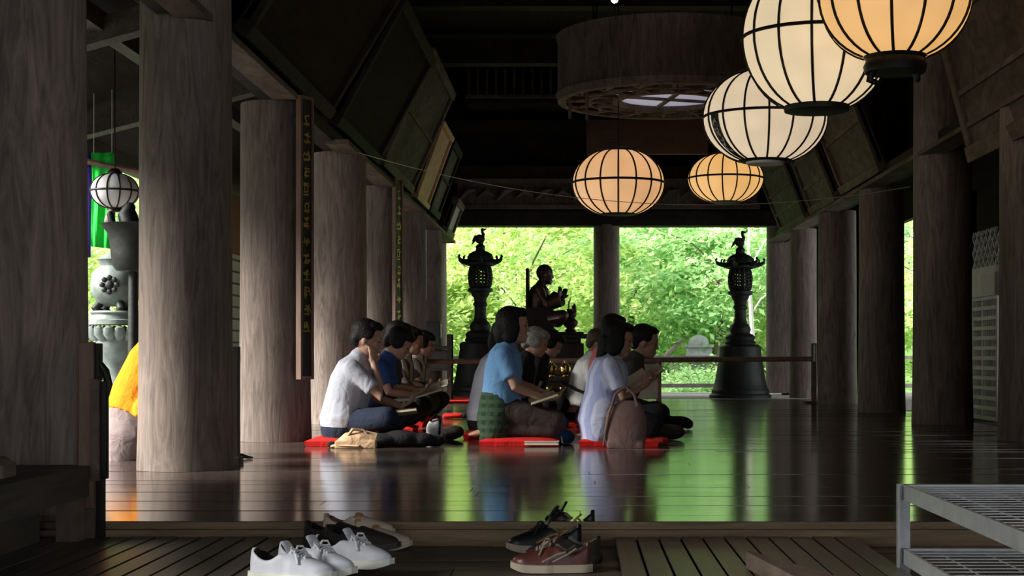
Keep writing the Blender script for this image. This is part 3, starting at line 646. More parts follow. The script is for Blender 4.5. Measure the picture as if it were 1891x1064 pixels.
# brass vessels on a low altar table
ay = 17.2
tb = thing('altar_table', 'low dark altar table carrying brass vessels', 'table', (px_x(1018, ay), ay, 0))
MB().box((-.34, -.22, .34), (.34, .22, .385)).build('top', LACQ, tb, bevel=.006); MB().box((-.34, -.34, .17), (.34, -.2, .205)).build('step', LACQ, tb)
for sx in (-.3, .3):
    for sy in (-.3, .18): MB().box((sx - .025, sy - .025, 0), (sx + .025, sy + .025, .34 if sy > 0 else .17)).build('leg', LACQ, tb)
MB().box((-.3, .15, .0), (.3, .17, .34)).build('back_panel', LACQ, tb); MB().box((-.32, -.2, .165), (.32, -.18, .34)).build('front_panel', LACQ, tb)
for i, dx in enumerate((-.155, 0.0, .155)):
    o = MB().lathe([(.035, 0), (.04, .01), (.03, .02), (.055, .045), (.068, .085), (.062, .125), (.035, .15), (.03, .165), (.012, .17), (.01, .185), (.002, .195)], 24).build('brass_vessel', BRASS, None, True, (px_x(1018, ay) + dx, ay - .1, .385))
    tag(o, ('large brass vessel on the altar table, nearest the woman in blue', 'large brass vessel in the middle of the altar table', 'large brass vessel on the altar table, nearest the white shirt')[i], 'vessel', 'brass vessels on the altar table')
for i, dx in enumerate((-.16, -.02, .13)):
    o = MB().lathe([(.025, 0), (.028, .008), (.02, .015), (.04, .04), (.045, .07), (.04, .075), (.002, .072)], 20).build('brass_bowl', BRASS, None, True, (px_x(1018, ay) + dx, ay - .27, .205))
    tag(o, ('small brass bowl on the altar step, nearest the woman in blue', 'small brass bowl in the middle of the altar step', 'small brass bowl on the altar step, nearest the white shirt')[i], 'bowl', 'brass bowls on the altar step')

# ------------------------------------------------------------------ beside the hall: burner, banner, white lantern, urn
by = 16.0; bx = px_x(216, by); q = by / F
def zz(y): return px_z(y, by)
bz = -.14
t = thing('incense_burner', 'grey-green bronze incense burner on a lotus pedestal outside', 'burner', (bx, by, bz))
MB().lathe([(52 * q, zz(600) - bz), (52 * q, zz(592) - bz), (46 * q, zz(590) - bz), (44 * q, zz(582) - bz), (48 * q, zz(578) - bz), (46 * q, zz(575) - bz)], 32).build('tray', VERDI, t, True)
MB().lathe([(20 * q, zz(566) - bz), (34 * q, zz(560) - bz), (44 * q, zz(545) - bz), (47 * q, zz(528) - bz), (45 * q, zz(508) - bz), (36 * q, zz(496) - bz), (30 * q, zz(492) - bz), (32 * q, zz(484) - bz), (36 * q, zz(480) - bz), (31 * q, zz(477) - bz), (20 * q, zz(470) - bz), (6 * q, zz(466) - bz)], 36).build('pot', VERDI, t, True)
for a in (3.6, 5.2, 1.2, 2.5):
    MB().loft([(30 * q * math.cos(a), 30 * q * math.sin(a), zz(560) - bz), (38 * q * math.cos(a), 38 * q * math.sin(a), zz(570) - bz), (32 * q * math.cos(a), 32 * q * math.sin(a), zz(576) - bz)], [.045, .05, .05], 10).build('lion_foot', BRONZE, t, True)
em = MB().ell((0, 0, 0), (.045, .02, .045), None, 10, 8)
for j in range(8): em.ell((.075 * math.cos(j * PI / 4), 0, .075 * math.sin(j * PI / 4)), (.028, .016, .028), None, 8, 6)
em.build('flower_crest', BRONZE, t, True, (.0, -47 * q - .0, zz(528) - bz))
pet = MB().loft([(36 * q, 0, zz(632) - bz), (50 * q, 0, zz(618) - bz), (52 * q, 0, zz(607) - bz), (47 * q, 0, zz(602) - bz)], [(.03, .02), (.06, .03), (.05, .03), (.01, .01)], 10).mesh('lotus_petal', VERDI, True)
for j in range(16): share('lotus_petal', pet, t, None, (0, 0, 2 * PI * j / 16))
MB().lathe([(30 * q, bz - bz + .28), (24 * q, zz(700) - bz), (22 * q, zz(685) - bz), (30 * q, zz(668) - bz), (40 * q, zz(645) - bz), (42 * q, zz(630) - bz), (40 * q, zz(605) - bz)], 32).build('pedestal', VERDI, t, True)
MB().prism([(-.42, -.42), (.42, -.42), (.42, .42), (-.42, .42)], 0, .3).build('stone_base', STONE, t, bevel=.02)
MB().prism([(-.55, -.55), (.55, -.55), (.55, .55), (-.55, .55)], 0, .13).build('stone_base', STONE, t, bevel=.02)
# white lantern
t = lantern('unlit white lantern with black ribs outside between two columns', at(212, 353, 13.6), 87 * 13.6 / F, .74, 12, P_WHITE, 'cap', cord_to=3.62, flat=.3, group=None, rib_w=.007)
MB().loft([(-.03, -.05, -.2), (-.04, -.05, -.27)], [.035, .05], 10).build('bracket', plain('red_grey_metal', (.22, .15, .15), .6), t, True)
# black flared urn on a pole
uy = 13.0; c = at(246, 500, uy)
t = thing('black_urn', 'black flared urn on a pole, half hidden behind a column, below the white lantern', 'urn', (c.x, uy, -.14))
q = uy / F; zb = px_z(500, uy) + .14
def uz(y): return px_z(y, uy) + .14
MB().lathe([(8 * q, uz(503)), (30 * q, uz(500)), (37 * q, uz(491)), (40 * q, uz(470)), (42 * q, uz(448)), (46 * q, uz(432)), (54 * q, uz(420)), (60 * q, uz(415)), (56 * q, uz(414)), (43 * q, uz(430)), (40 * q, uz(460)), (8 * q, uz(470))], 36).build('vessel', BRONZE, t, True)
MB().lathe([(.16, 0), (.16, .04), (.05, .08), (.04, uz(503) + .0)], 20).build('pole', BRONZE, t, True)
MB().loft([(0, 0, uz(470)), (-.02, 0, uz(420)), (-.05, 0, uz(395)), (-.03, 0, uz(384))], [.1, .09, .08, .05], 14).build('knob', BRONZE, t, True)
MB().loft([(-.16, -.06, uz(412)), (-.18, -.06, uz(397))], [.03, .028], 10).build('handle', BRONZE, t, True)
# striped curtain hanging from the eaves
cy = 15.2
for (xa, xb, mat, lb, z1) in ((158 - 90, 168, cloth('purple_cloth', (.06, .03, .26), wr=.2), 'purple strip of hanging cloth beside the green one', 470), (168, 212, cloth('green_cloth', (.03, .62, .07), wr=.2), 'bright green strip of cloth hanging outside behind the white lantern', 455)):
    vs = []; fs = []; n = 17; a, b = px_x(xa, cy), px_x(xb, cy); zt_, zb_ = px_z(282, cy), px_z(z1, cy)
    for i in range(n):
        u = i / (n - 1); x = a + (b - a) * u
        for k in range(6):
            w = k / 5; vs.append((x + .01 * math.sin(w * 5), cy + .025 * math.sin(u * 14 + w) * (.3 + w), zt_ + (zb_ - zt_) * w - .03 * u * w))
    for i in range(n - 1):
        for k in range(5): fs.append((i * 6 + k, i * 6 + k + 1, (i + 1) * 6 + k + 1, (i + 1) * 6 + k))
    o = MB().add(vs, fs).build('hanging_cloth', mat, None, True); md = o.modifiers.new('thick', 'SOLIDIFY'); md.thickness = .004
    tag(o, lb, 'cloth', 'hanging cloth strips')
    for u in (.12, .88): MB().tube([(a + (b - a) * u, cy, zt_ - .01), (a + (b - a) * u, cy, 3.3)], .004, 5).build('tie_string', PLAST, o)
pts = [at(120 + i * 9, 284 + 34 * (i / 16) ** .7, cy - .05) for i in range(17)]
tag(MB().tube(pts, [.03] * 17, 8).build('curved_tarp_edge', W_RED, None, True), 'curved red-brown tarp edge above the green cloth', 'pole')  # tube standing for the curved edge of a tarp

# ------------------------------------------------------------------ outside: ground, hill, trees, stone monument, white fence
hv, hf = [], []
nx, ny = 60, 40
for i in range(nx):
    for j in range(ny):
        X = -45 + 95 * i / (nx - 1); Y = 26.9 + 55 * (j / (ny - 1)) ** 1.3
        u = max(0, (Y - 36) / 12); z = -1.3 - .5 * math.exp(-((Y - 31) / 3) ** 2) + 5.0 * u ** 1.35 + .5 * math.sin(X * .5 + Y * .3) * min(1, u) + .35 * math.sin(X * 1.3 - Y * .7) * min(1, u)
        hv.append((X, Y, min(z, 26)))
for i in range(nx - 1):
    for j in range(ny - 1): hf.append((i * ny + j, (i + 1) * ny + j, (i + 1) * ny + j + 1, i * ny + j + 1))
struct('hill', MB().add(hv, hf), plain('green_undergrowth', (.17, .30, .075), .95, 0, .55, 1.6, .5), True, 'green overgrown slope behind the trees')
lh = []
lf = []
for i in range(30):
    for j in range(30):
        X = -9.5 - 40 * i / 29; Y = -10 + 70 * j / 29; lh.append((X, Y, -.2 + 16 * (i / 29) ** .85 + .4 * math.sin(Y * .7 + i)))
for i in range(29):
    for j in range(29): lf.append((i * 30 + j, (i + 1) * 30 + j, (i + 1) * 30 + j + 1, i * 30 + j + 1))
struct('hill_side', MB().add(lh, lf), plain('dull_undergrowth', (.10, .115, .075), .95, 0, .4, 1.6, .5), True, 'green slope beside the hall')  # rise and dull colour shaped to control the light entering from this side

LEAF_A = leaf_mat('maple_leaves_yellow', (.30, .50, .12), (.56, .72, .27), (.80, .86, .48))
LEAF_B = leaf_mat('maple_leaves_green', (.21, .44, .15), (.42, .66, .30), (.66, .80, .46))
LEAF_C = leaf_mat('cool_green_leaves', (.20, .38, .21), (.38, .60, .38), (.60, .76, .56))
def tree(label, x, y, z0, zc, rx, rz, n, mat, seed, leaf=.075, lean=0.0, bark=BARK):
    t = thing('maple_tree', label, 'tree', (x, y, z0), 0, 'trees beyond the hall')
    r = np.random.default_rng(seed); rr = random.Random(seed); hc = zc - z0
    tr = MB(); top = Vector((lean, 0, hc * 1.0))
    path = [Vector((lean * u ** 1.5 + .12 * math.sin(u * 5 + seed), .1 * math.cos(u * 4), hc * u)) for u in [i / 8 for i in range(9)]]
    MB().tube(path, [.15 - .1 * i / 8 for i in range(9)], 8).build('trunk', bark, t, True)
    for k in range(10):
        b0 = path[3 + k % 6]; a = rr.uniform(0, 6.28); L = rr.uniform(.5, .95) * rx
        MB().tube([b0, b0 + Vector((math.cos(a) * L * .4, math.sin(a) * L * .4, .3 * rz)), b0 + Vector((math.cos(a) * L * .75, math.sin(a) * L * .75, .42 * rz)), b0 + Vector((math.cos(a) * L, math.sin(a) * L, .5 * rz))], [.022, .017, .011, .006], 6).build('branch', bark, t, True)
    nc = max(30, n // 170); cc = r.normal(0, 1, (nc, 3)); cc /= np.linalg.norm(cc, axis=1)[:, None]; cc *= (r.uniform(.25, 1, (nc, 1)) ** .6) * np.array([rx, rx, rz]); cc[:, 2] += hc; cc[:, 0] += lean
    idx = r.integers(0, nc, n); sz = r.uniform(.35, .8, nc)[idx][:, None]
    d = r.normal(0, 1, (n, 3)); d[:, 2] *= .28; P = cc[idx] + d * sz * .62
    droop = (d[:, 0] ** 2 + d[:, 1] ** 2) * sz[:, 0] * .10; P[:, 2] -= droop
    nrm = r.normal(0, .55, (n, 3)); nrm[:, 2] += 1.0; nrm /= np.linalg.norm(nrm, axis=1)[:, None]
    a = r.normal(0, 1, (n, 3)); u = np.cross(nrm, a); u /= np.linalg.norm(u, axis=1)[:, None]; v = np.cross(nrm, u)
    s1 = (leaf * r.uniform(.6, 1.3, n))[:, None]; s2 = s1 * .55
    V = np.stack([P - u * s1, P - v * s2 + nrm * s1 * .15, P + u * s1, P + v * s2 + nrm * s1 * .15], 1).reshape(-1, 3)
    me = bpy.data.meshes.new('foliage'); me.vertices.add(4 * n); me.vertices.foreach_set('co', V.astype(np.float32).ravel())
    me.loops.add(4 * n); me.loops.foreach_set('vertex_index', np.arange(4 * n, dtype=np.int32)); me.polygons.add(n)
    me.polygons.foreach_set('loop_start', np.arange(0, 4 * n, 4, dtype=np.int32)); me.update(calc_edges=True); me.materials.append(mat)
    f = bpy.data.objects.new('foliage', me); link(f, t); f['kind'] = 'stuff'
    return t
TREES = [
 ('yellow-green maple filling the view behind the statue', -0.9, 31.0, -1.6, 2.4, 2.4, 2.0, 15000, LEAF_A, 1),
 ('bright maple behind the bronze lantern beside the statue', -3.6, 32.5, -1.6, 1.9, 2.3, 2.1, 14000, LEAF_A, 2),
 ('green maple directly behind the middle outer column', 1.2, 33.5, -1.6, 2.7, 2.2, 2.1, 13000, LEAF_B, 3),
 ('green maple between the middle column and the clear bronze lantern', 2.9, 31.8, -1.6, 2.5, 2.1, 1.5, 12000, LEAF_B, 4),
 ('yellow-green maple behind the clear bronze lantern', 4.6, 34.0, -1.6, 2.1, 2.4, 2.2, 14000, LEAF_A, 5),
 ('low leafy maple under the others, beside the stone monument', 1.6, 35.8, -1.6, .5, 2.2, 1.1, 10000, LEAF_B, 6),
 ('low leafy maple behind the barrier, past the statue', -1.6, 35.5, -1.6, .3, 2.4, 1.2, 10000, LEAF_A, 7),
 ('low leafy maple behind the white fence', 4.3, 37.6, -1.4, .7, 2.5, 1.3, 10000, LEAF_B, 8),
 ('cool green tall tree behind the maples, over the statue', -2.0, 40.0, -.5, 4.6, 3.2, 2.6, 14000, LEAF_C, 9),
 ('cool green tall tree behind the maples, over the stone monument', 2.6, 41.0, -.5, 4.2, 3.2, 2.8, 14000, LEAF_C, 10),
 ('cool green tall tree behind the maples, farthest toward the closed side', 6.5, 40.0, -.5, 4.2, 3.0, 2.8, 11000, LEAF_C, 11),
 ('green tree outside the open end of the closed side', 8.4, 33.0, -1.6, 1.6, 2.6, 2.4, 13000, LEAF_A, 12),
 ('yellow-green tree outside behind the incense burner', -8.6, 26.5, -.6, 1.6, 2.5, 1.9, 13000, LEAF_A, 13),
 ('green tree outside, past the incense burner', -6.6, 31.0, -1.6, 2.3, 2.3, 2.2, 10000, LEAF_B, 14),
 ('green tree outside in front of the slope beside the hall', -11.5, 31.0, .2, 2.6, 2.6, 2.4, 10000, LEAF_B, 15),
]
for a in TREES: tree(*a)
for (lb, x, y, zc, rx, rz, n, m, sd) in (('low bright shrub in front of the stone monument', 2.4, 29.2, .05, .8, .42, 5000, LEAF_B, 31), ('low bright shrub in front of the white fence', 3.5, 29.8, -.1, .9, .45, 4000, LEAF_A, 32)): tree(lb, x, y, -1.9, zc, rx, rz, n, m, sd, .05)
# a bare pale branch and a leaning trunk
t = thing('leaning_trunk', 'bare pale leaning trunk among the leaves behind the barrier', 'trunk', (1.65, 29.6, -1.8))
MB().tube([(-.55, 0, 0), (-.38, 0, 1.0), (-.2, 0, 1.8), (.05, .1, 2.35), (.45, .1, 2.75)], [.10, .085, .07, .06, .035], 8).build('trunk', BARK, t, True)
MB().tube([(-.2, 0, 1.8), (-.4, 0, 2.4), (-.35, 0, 2.9)], [.04, .03, .015], 6).build('branch', BARK, t, True)
t = thing('bare_branches', 'bare whitish tree with thin branches behind the clear bronze lantern', 'tree', (3.35, 29.4, -1.8))
PB = plain('pale_bark', (.62, .58, .52), .9, 0, .1)
MB().tube([(0, 0, 0), (.1, 0, 2.4), (.0, 0, 4.2), (.05, 0, 6)], [.07, .05, .03, .02], 7).build('trunk', PB, t, True)
for (h, dx, dz) in ((3.7, -.7, .7), (4.1, .6, .8), (4.5, -.6, .6), (3.2, .5, .5)): MB().tube([(.03, 0, h), (dx * .5, 0, h + dz * .65), (dx, .1, h + dz)], [.022, .015, .007], 5).build('branch', PB, t, True)
# stone monument
my = 30.2; c = at(1290, 662, my); q = my / F
t = thing('stone_monument', 'grey stone monument with a domed cap seen under the trees', 'monument', (c.x, my, -1.9))
b0 = c.z + 1.9
MB().prism([(-.14, -.14), (.14, -.14), (.14, .14), (-.14, .14)], 0, b0 - .02).build('shaft', STONE, t)
MB().prism([(-.33, -.3), (.33, -.3), (.33, .3), (-.33, .3)], b0 - .03, b0 + .05).build('white_ledge', PAPER, t)
MB().prism([(-.24, -.22), (.24, -.22), (.24, .22), (-.24, .22)], b0 + .05, b0 + .22).build('block', STONE, t, bevel=.01)
MB().prism([(-.28, -.26), (.28, -.26), (.28, .26), (-.28, .26)], b0 + .22, b0 + .27).build('cornice', STONE, t)
MB().lathe([(.2, b0 + .27), (.2, b0 + .34), (.17, b0 + .40), (.1, b0 + .45), (.03, b0 + .47)], 24).build('dome', STONE, t, True)
# white fence
fy = 34.3
t = thing('white_fence', 'white slatted fence low among the leaves behind the barrier', 'fence', (px_x(1275, fy), fy, -1.9))
zf = px_z(700, fy) + 1.9
for z in (zf - .05, zf + .25): MB().box((-.5, -.02, z), (.5, .02, z + .05)).build('rail', PAPER, t)
sm = MB().box((-.035, -.03, 0), (.035, -.01, zf + .36)).mesh('slat', PAPER)
for j in range(8): share('slat', sm, t, (-.44 + j * .125, 0, 0))
# ------------------------------------------------------------------ people
def hand(mb, wrist, d, nrm, side, curl=.5, s=1.0):
    """palm and five fingers; d = direction of the hand, nrm = where the palm faces, side = direction of the thumb"""
    d = Vector(d).normalized(); n = orth(d, Vector(nrm)); w = orth(d, Vector(side)); w = (w - n * w.dot(n)).normalized(); wr = Vector(wrist)
    mb.loft([wr - d * .02 * s, wr + d * .02 * s, wr + d * .06 * s, wr + d * .088 * s], [(.024 * s, .018 * s), (.034 * s, .016 * s), (.040 * s, .015 * s), (.038 * s, .012 * s)], 10, w)
    for k, ln in enumerate((.070, .078, .072, .056)):
        b = wr + d * .085 * s + w * (.030 - .020 * k) * s
        d1 = (d + n * curl * .8).normalized(); d2 = (d + n * curl * 2.2).normalized()
        p1 = b + d1 * ln * .5 * s; p2 = p1 + d2 * ln * .5 * s
        mb.loft([b - d * .01, p1, p2], [.0098 * s, .009 * s, .0078 * s], 7, w)
    b = wr + d * .025 * s + w * .032 * s; d1 = (d + w * .9 + n * .3).normalized(); d2 = (d + w * .2 + n * .6).normalized()
    mb.loft([b, b + d1 * .035 * s, b + d1 * .035 * s + d2 * .032 * s], [.0125 * s, .011 * s, .009 * s], 7, w)

def person(label, X, Y, pose='cross', s=1.0, lean=.04, pitch=.15, yaw=0.0, hair='short', hmat=None, shirt=None, bottom=None, sleeve='short', arms=None, voxel=.010, z0=.05, bulk=1.0, skin=None, over=None, group='people seated in prayer', name='person', eyes=True, headyaw=0.0, roll=0.0, hs=1.08):
    hmat = hmat or HAIR; skin = skin or SKIN; nx_ = Vector
    t = thing(name, label, name if name != 'seated_statue' else 'statue', (X, Y, z0), yaw, group)
    dz = {'cross': 0, 'seiza': .115, 'chair': 0}[pose]
    pel = nx_((0, 0, .13 + dz)); waist = nx_((.0 + lean * .15, 0, .27 + dz)); chest = nx_((.015 + lean * .6, 0, .43 + dz)); shl = nx_((.02 + lean * .95, 0, .555 + dz)); nb = nx_((.03 + lean * 1.1, 0, .615 + dz))
    hp = nb + nx_((.045 + .03 * pitch + lean * .2, 0, .15 - .03 * pitch))
    R = Matrix.Rotation(headyaw, 3, 'Z') @ Matrix.Rotation(pitch, 3, 'Y')
    def S(p): return Vector(p) * s
    def hl(p): return hp + R @ (Vector(p) * hs)
    body = MB(); B = bulk
    def torso(mb, k, top=True, low=-.06):
        st = [(pel + nx_((0, 0, low)), (.165 * B + k, .135 * B + k)), (pel + nx_((0, 0, .02)), (.172 * B + k, .14 * B + k)), (waist, (.148 * B + k, .118 * B + k)), (chest, (.172 * B + k, .122 * B + k)), (shl, (.150 * B + k, .092 * B + k))]
        if top: st.append((nb, (.062 + k * .6, .060 + k * .6)))
        mb.loft([S(p) for p, r in st], [(a * s, b * s) for p, (a, b) in st], 18, (0, 1, 0))
    torso(body, 0)
    body.loft([S(nb - nx_((0.01, 0, .02))), S(hl((-.02, 0, -.06)))], [.052 * s, .050 * s], 12)
    # head
    for c, r in (((-.005, 0, .022), (.098, .077, .098)), ((.022, 0, -.045), (.070, .060, .075)), ((.062, 0, -.088), (.030, .034, .028)), ((.075, 0, .02), (.022, .05, .025)), ((.06, .034, -.03), (.028, .024, .03)), ((.06, -.034, -.03), (.028, .024, .03))):
        body.ell(S(hl(c)), [v * s * hs for v in r], R, 18, 12)
    body.loft([S(hl((.085, 0, .012))), S(hl((.098, 0, -.012))), S(hl((.105, 0, -.032)))], [.009 * s, .010 * s, .012 * s], 8)
    body.ell(S(hl((.088, 0, -.068))), [.014 * s, .024 * s, .014 * s], R, 10, 8)
    for sy in (-1, 1): body.ell(S(hl((-.006, sy * .079, -.018))), [.020 * s, .010 * s, .033 * s], R, 10, 8)
    # arms
    SH = {-1: shl + nx_((-.005, -.165 * B, -.015)), 1: shl + nx_((-.005, .165 * B, -.015))}
    A = {-1: [(.08 + lean, -.235, .335 + dz * .6), (.28 + lean, -.09, .305 + dz * .6)], 1: [(.08 + lean, .235, .335 + dz * .6), (.28 + lean, .09, .305 + dz * .6)]}
    H = {-1: ((.6, .35, .3), (0.3, .4, 1), (0, 1, .5)), 1: ((.6, -.35, .3), (.3, -.4, 1), (0, -1, .5))}
    if arms:
        for k2, v in arms.items():
            A[k2] = v[0]
            if len(v) > 1: H[k2] = v[1]
    for sd in (-1, 1):
        e, w = [nx_(p) for p in A[sd]]; e_ = e
        body.loft([S(SH[sd]), S(SH[sd].lerp(e, .5)), S(e), S(e.lerp(w, .35)), S(w)], [.050 * s, .043 * s, .036 * s, .036 * s, .025 * s], 12, (0, 0, 1))
        d, n, sdv = H[sd]; hand(body, S(w), d, n, sdv, .45, s * 1.05)
    # legs
    if pose == 'cross':
        LG = {sd: [(.05, sd * .09, .115), (.36, sd * .285, .165), (.30, -sd * .02, .075), (.24, -sd * .15, .06)] for sd in (-1, 1)}
    elif pose == 'seiza':
        LG = {sd: [(.0, sd * .085, .235), (.43, sd * .10, .125), (.40, sd * .10, .065), (-.02, sd * .09, .07), (-.15, sd * .07, .045)] for sd in (-1, 1)}
    else:
        LG = {sd: [(.02, sd * .09, .12), (.42, sd * .13, .14), (.44, sd * .13, -.25), (.54, sd * .14, -.30)] for sd in (-1, 1)}
    LR = [.088, .068, .050, .036, .03]
    def legs(mb, k, upto=None):
        for sd in (-1, 1):
            p = LG[sd]; pts = []; rad = []
            for i in range(len(p) - 1):
                a, b = nx_(p[i]), nx_(p[i + 1])
                for u in (0, .5):
                    pts.append(S(a.lerp(b, u))); rad.append((LR[i] + (LR[i + 1] - LR[i]) * u + k) * s)
            pts.append(S(p[-1])); rad.append((LR[len(p) - 1] + k) * s)
            if upto: pts, rad = pts[:upto], rad[:upto]
            for i in range(len(pts) - 1): mb.loft([pts[i], pts[i + 1]], [rad[i], rad[i + 1]], 12, (0, 1, 0.3))
    legs(body, 0)
    for sd in (-1, 1):     # feet
        p = nx_(LG[sd][-1]); q_ = nx_(LG[sd][-2]); dd = (p - q_).normalized()
        body.loft([S(p), S(p + dd * .05), S(p + dd * .09)], [(.036 * s, .028 * s), (.042 * s, .022 * s), (.036 * s, .014 * s)], 10, (0, 0, 1) if pose == 'cross' else (0, 1, 0))
    remeshed(body, 'body', skin, t, voxel * s, 3)
    # clothes
    bt = MB(); torso(bt, .012, False, -.07); bt.v = [v for v in bt.v]
    if bottom is not None:
        b2 = MB(); st = [(pel + nx_((0, 0, -.07)), (.168 * B + .022, .14 * B + .022)), (pel + nx_((0, 0, .05)), (.170 * B + .018, .14 * B + .018)), (waist - nx_((0, 0, .02)), (.15 * B + .012, .12 * B + .012))]
        b2.loft([S(p) for p, r in st], [(a * s, b * s) for p, (a, b) in st], 18)
        legs(b2, .020, {'cross': 6, 'seiza': 7, 'chair': 5}[pose]); remeshed(b2, 'trousers', bottom, t, .013 * s, 5)
    if shirt is not None:
        s2 = MB(); torso(s2, .029, True, -.03 if over is None else .05)
        for sd in (-1, 1):
            e, w = [nx_(p) for p in A[sd]]
            if sleeve == 'short':
                m_ = SH[sd].lerp(e, .72); s2.loft([S(SH[sd]), S(SH[sd].lerp(e, .4)), S(m_)], [.068 * s, .066 * s, .066 * s], 14, (0, 0, 1), 0, False); s2.ell(S(SH[sd]), (.066 * s,) * 3)
            else:
                w_ = e.lerp(w, .88); rr_ = .105 if sleeve == 'robe' else .05
                s2.loft([S(SH[sd]), S(SH[sd].lerp(e, .5)), S(e), S(w_)], [.066 * s, .062 * s, (.056 if sleeve != 'robe' else .075) * s, (rr_ * s, rr_ * s)], 14, (0, 0, 1), 0, False); s2.ell(S(SH[sd]), (.066 * s,) * 3); s2.ell(S(e), (.056 * s,) * 3)
        s2.loft([S(nb - nx_((.01, 0, .03))), S(nb + nx_((.0, 0, .012)))], [.075 * s, .066 * s], 14)
        remeshed(s2, 'shirt', shirt, t, .011 * s, 5)
    if over is not None:      # wrap or long skirt part around the hips
        o2 = MB(); st = [(nx_((-.05, 0, .03)), (.19 * B, .135 * B)), (nx_((-.03, 0, .13)), (.205 * B, .165 * B)), (pel + nx_((-.005, 0, .04)), (.20 * B, .165 * B)), (waist + nx_((0, 0, .03)), (.165 * B, .135 * B))]
        st = st[:2] if sleeve == 'robe' else st
        o2.loft([S(p) for p, r in st], [(a * s, b * s) for p, (a, b) in st], 18); remeshed(o2, 'wrap_skirt', over, t, .014 * s, 4)
    # hair
    if hair != 'bald':
        h = MB()
        els = [((-.022, 0, .040), (.098, .087, .092)), ((.020, 0, .088), (.070, .070, .035)), ((-.065, 0, -.010), (.050, .072, .065))]
        if hair == 'short': els += [((.0, sy * .074, .03), (.045, .014, .035)) for sy in (-1, 1)]
        if hair in ('bob', 'long'):
            els += [((-.01, sy * .075, -.02), (.06, .022, .085)) for sy in (-1, 1)] + [((-.015, sy * .075, -.075), (.052, .024, .045)) for sy in (-1, 1)] + [((-.075, 0, -.045), (.055, .085, .09)), ((.055, 0, .085), (.045, .065, .035))]
        if hair == 'long': els += [((-.085, 0, -.11), (.04, .07, .08))]
        if hair == 'shaggy': els += [((.045, 0, .075), (.055, .072, .04)), ((-.01, .077, .0), (.06, .018, .055)), ((-.01, -.077, .0), (.06, .018, .055)), ((-.08, 0, -.03), (.04, .07, .06))]
        if hair == 'bun': els += [((-.11, 0, .01), (.04, .042, .04))]
        for c, r in els: h.ell(S(hl(c)), [v * s * hs for v in r], R, 16, 10)
        remeshed(h, 'hair', hmat, t, .010 * s, 3)
    if eyes:
        for sy in (-1, 1):
            MB().ell(S(hl((.084, sy * .032, -.002))), [.007 * s, .013 * s, .006 * s], R, 8, 6).build('eye', EYE, t, True)
            MB().ell(S(hl((.090, sy * .033, .022))), [.005 * s, .02 * s, .004 * s], R, 8, 6).build('eyebrow', hmat, t, True)
        MB().ell(S(hl((.098, 0, -.068))), [.006 * s, .020 * s, .006 * s], R, 8, 6).build('mouth', LIP, t, True)
    t['hp'] = 0; del t['hp']
    return t

C_GREY = cloth('light_grey_tshirt', (.37, .38, .44)); C_JEANS = cloth('dark_jeans', (.016, .022, .040)); C_NAVY = cloth('navy_shirt', (.035, .07, .22)); C_BLACK = cloth('black_cloth', (.016, .015, .017))
C_STRIPE = cloth('striped_vest', (.06, .05, .05), (.48, .40, .36), 15, 'Y'); C_BLUE = cloth('sky_blue_shirt', (.13, .27, .48)); C_PLAID = cloth('green_plaid', (.014, .036, .024), (.04, .065, .036), 34, ('Z', 'X'))
C_WHITE = cloth('white_shirt', (.56, .57, .68)); C_DKBR = cloth('dark_brown_trousers', (.05, .038, .036)); C_BLWH = cloth('blue_white_striped_shirt', (.34, .38, .62), (.50, .53, .70), 24, 'Y'); C_PINK = cloth('pink_shirt', (.62, .17, .18))
C_DKGR = cloth('dark_grey_shirt', (.06, .055, .055)); C_ORANGE = cloth('orange_robe', (.62, .21, .01)); C_GREYROBE = cloth('grey_mauve_robe', (.23, .18, .18)); C_OFFW = cloth('off_white_shirt', (.80, .78, .78))

def hx(x, Y): return px_x(x, Y)
LOW = {-1: ([(.08, -.22, .29), (.27, -.09, .22)],), 1: ([(.08, .22, .29), (.27, .09, .22)],)}
raised = [(.31, -.215, .315), (.235, -.115, .575)], ((-.05, .25, 1), (-.6, .8, 0), (.9, .2, 0))
person('man in a light grey t-shirt sitting cross-legged, one hand raised to his face', hx(637, 10.78), 10.78, 'cross', .925, .07, .22, 0, 'short', None, C_GREY, C_JEANS, 'short', {-1: raised, 1: ([(.2, .2, .30), (.43, .06, .24)],)}, .0078, bulk=1.17, hs=1.2)
person('dark-haired person in navy next to the man in the grey t-shirt, head bowed', hx(672, 11.7), 11.7, 'cross', .91, .16, .55, 0, 'shaggy', None, C_NAVY, C_BLACK, 'short', None, .009)
person('person with short black hair, third in the seated row from the grey t-shirt', hx(697, 12.6), 12.6, 'cross', .97, .08, .2, 0, 'shaggy', None, C_DKGR, C_BLACK, 'short', None, .010)
person('person in a brown and pale striped top, fourth in the seated row', hx(722, 13.6), 13.6, 'cross', .94, .09, .25, 0, 'short', None, C_STRIPE, C_DKBR, 'long', None, .010)
person('person at the far end of the row by the columns', hx(748, 14.6), 14.6, 'cross', .92, .09, .3, 0, 'shaggy', None, C_STRIPE, C_BLACK, 'short', None, .010)
readl = {-1: ([(.12, -.215, .40), (.33, -.09, .315)], ((.7, .3, -.1), (.2, .4, 1), (0, 1, .3))), 1: ([(.14, .2, .42), (.36, .08, .34)], ((.7, -.3, 0), (.2, -.4, 1), (0, -1, .3)))}
person('woman with a black bob in a sky-blue shirt and green plaid wrap, kneeling upright', hx(925, 10.75), 10.75, 'seiza', .905, .015, .02, 0, 'bob', None, C_BLUE, C_DKBR, 'short', readl, .0075, over=C_PLAID, bulk=1.0, hs=1.2)
person('person in a white shirt half hidden behind the woman in sky blue', hx(901, 11.75), 11.75, 'cross', .96, .05, .15, 0, 'bob', None, C_WHITE, C_BLACK, 'long', None, .010, bulk=1.05)
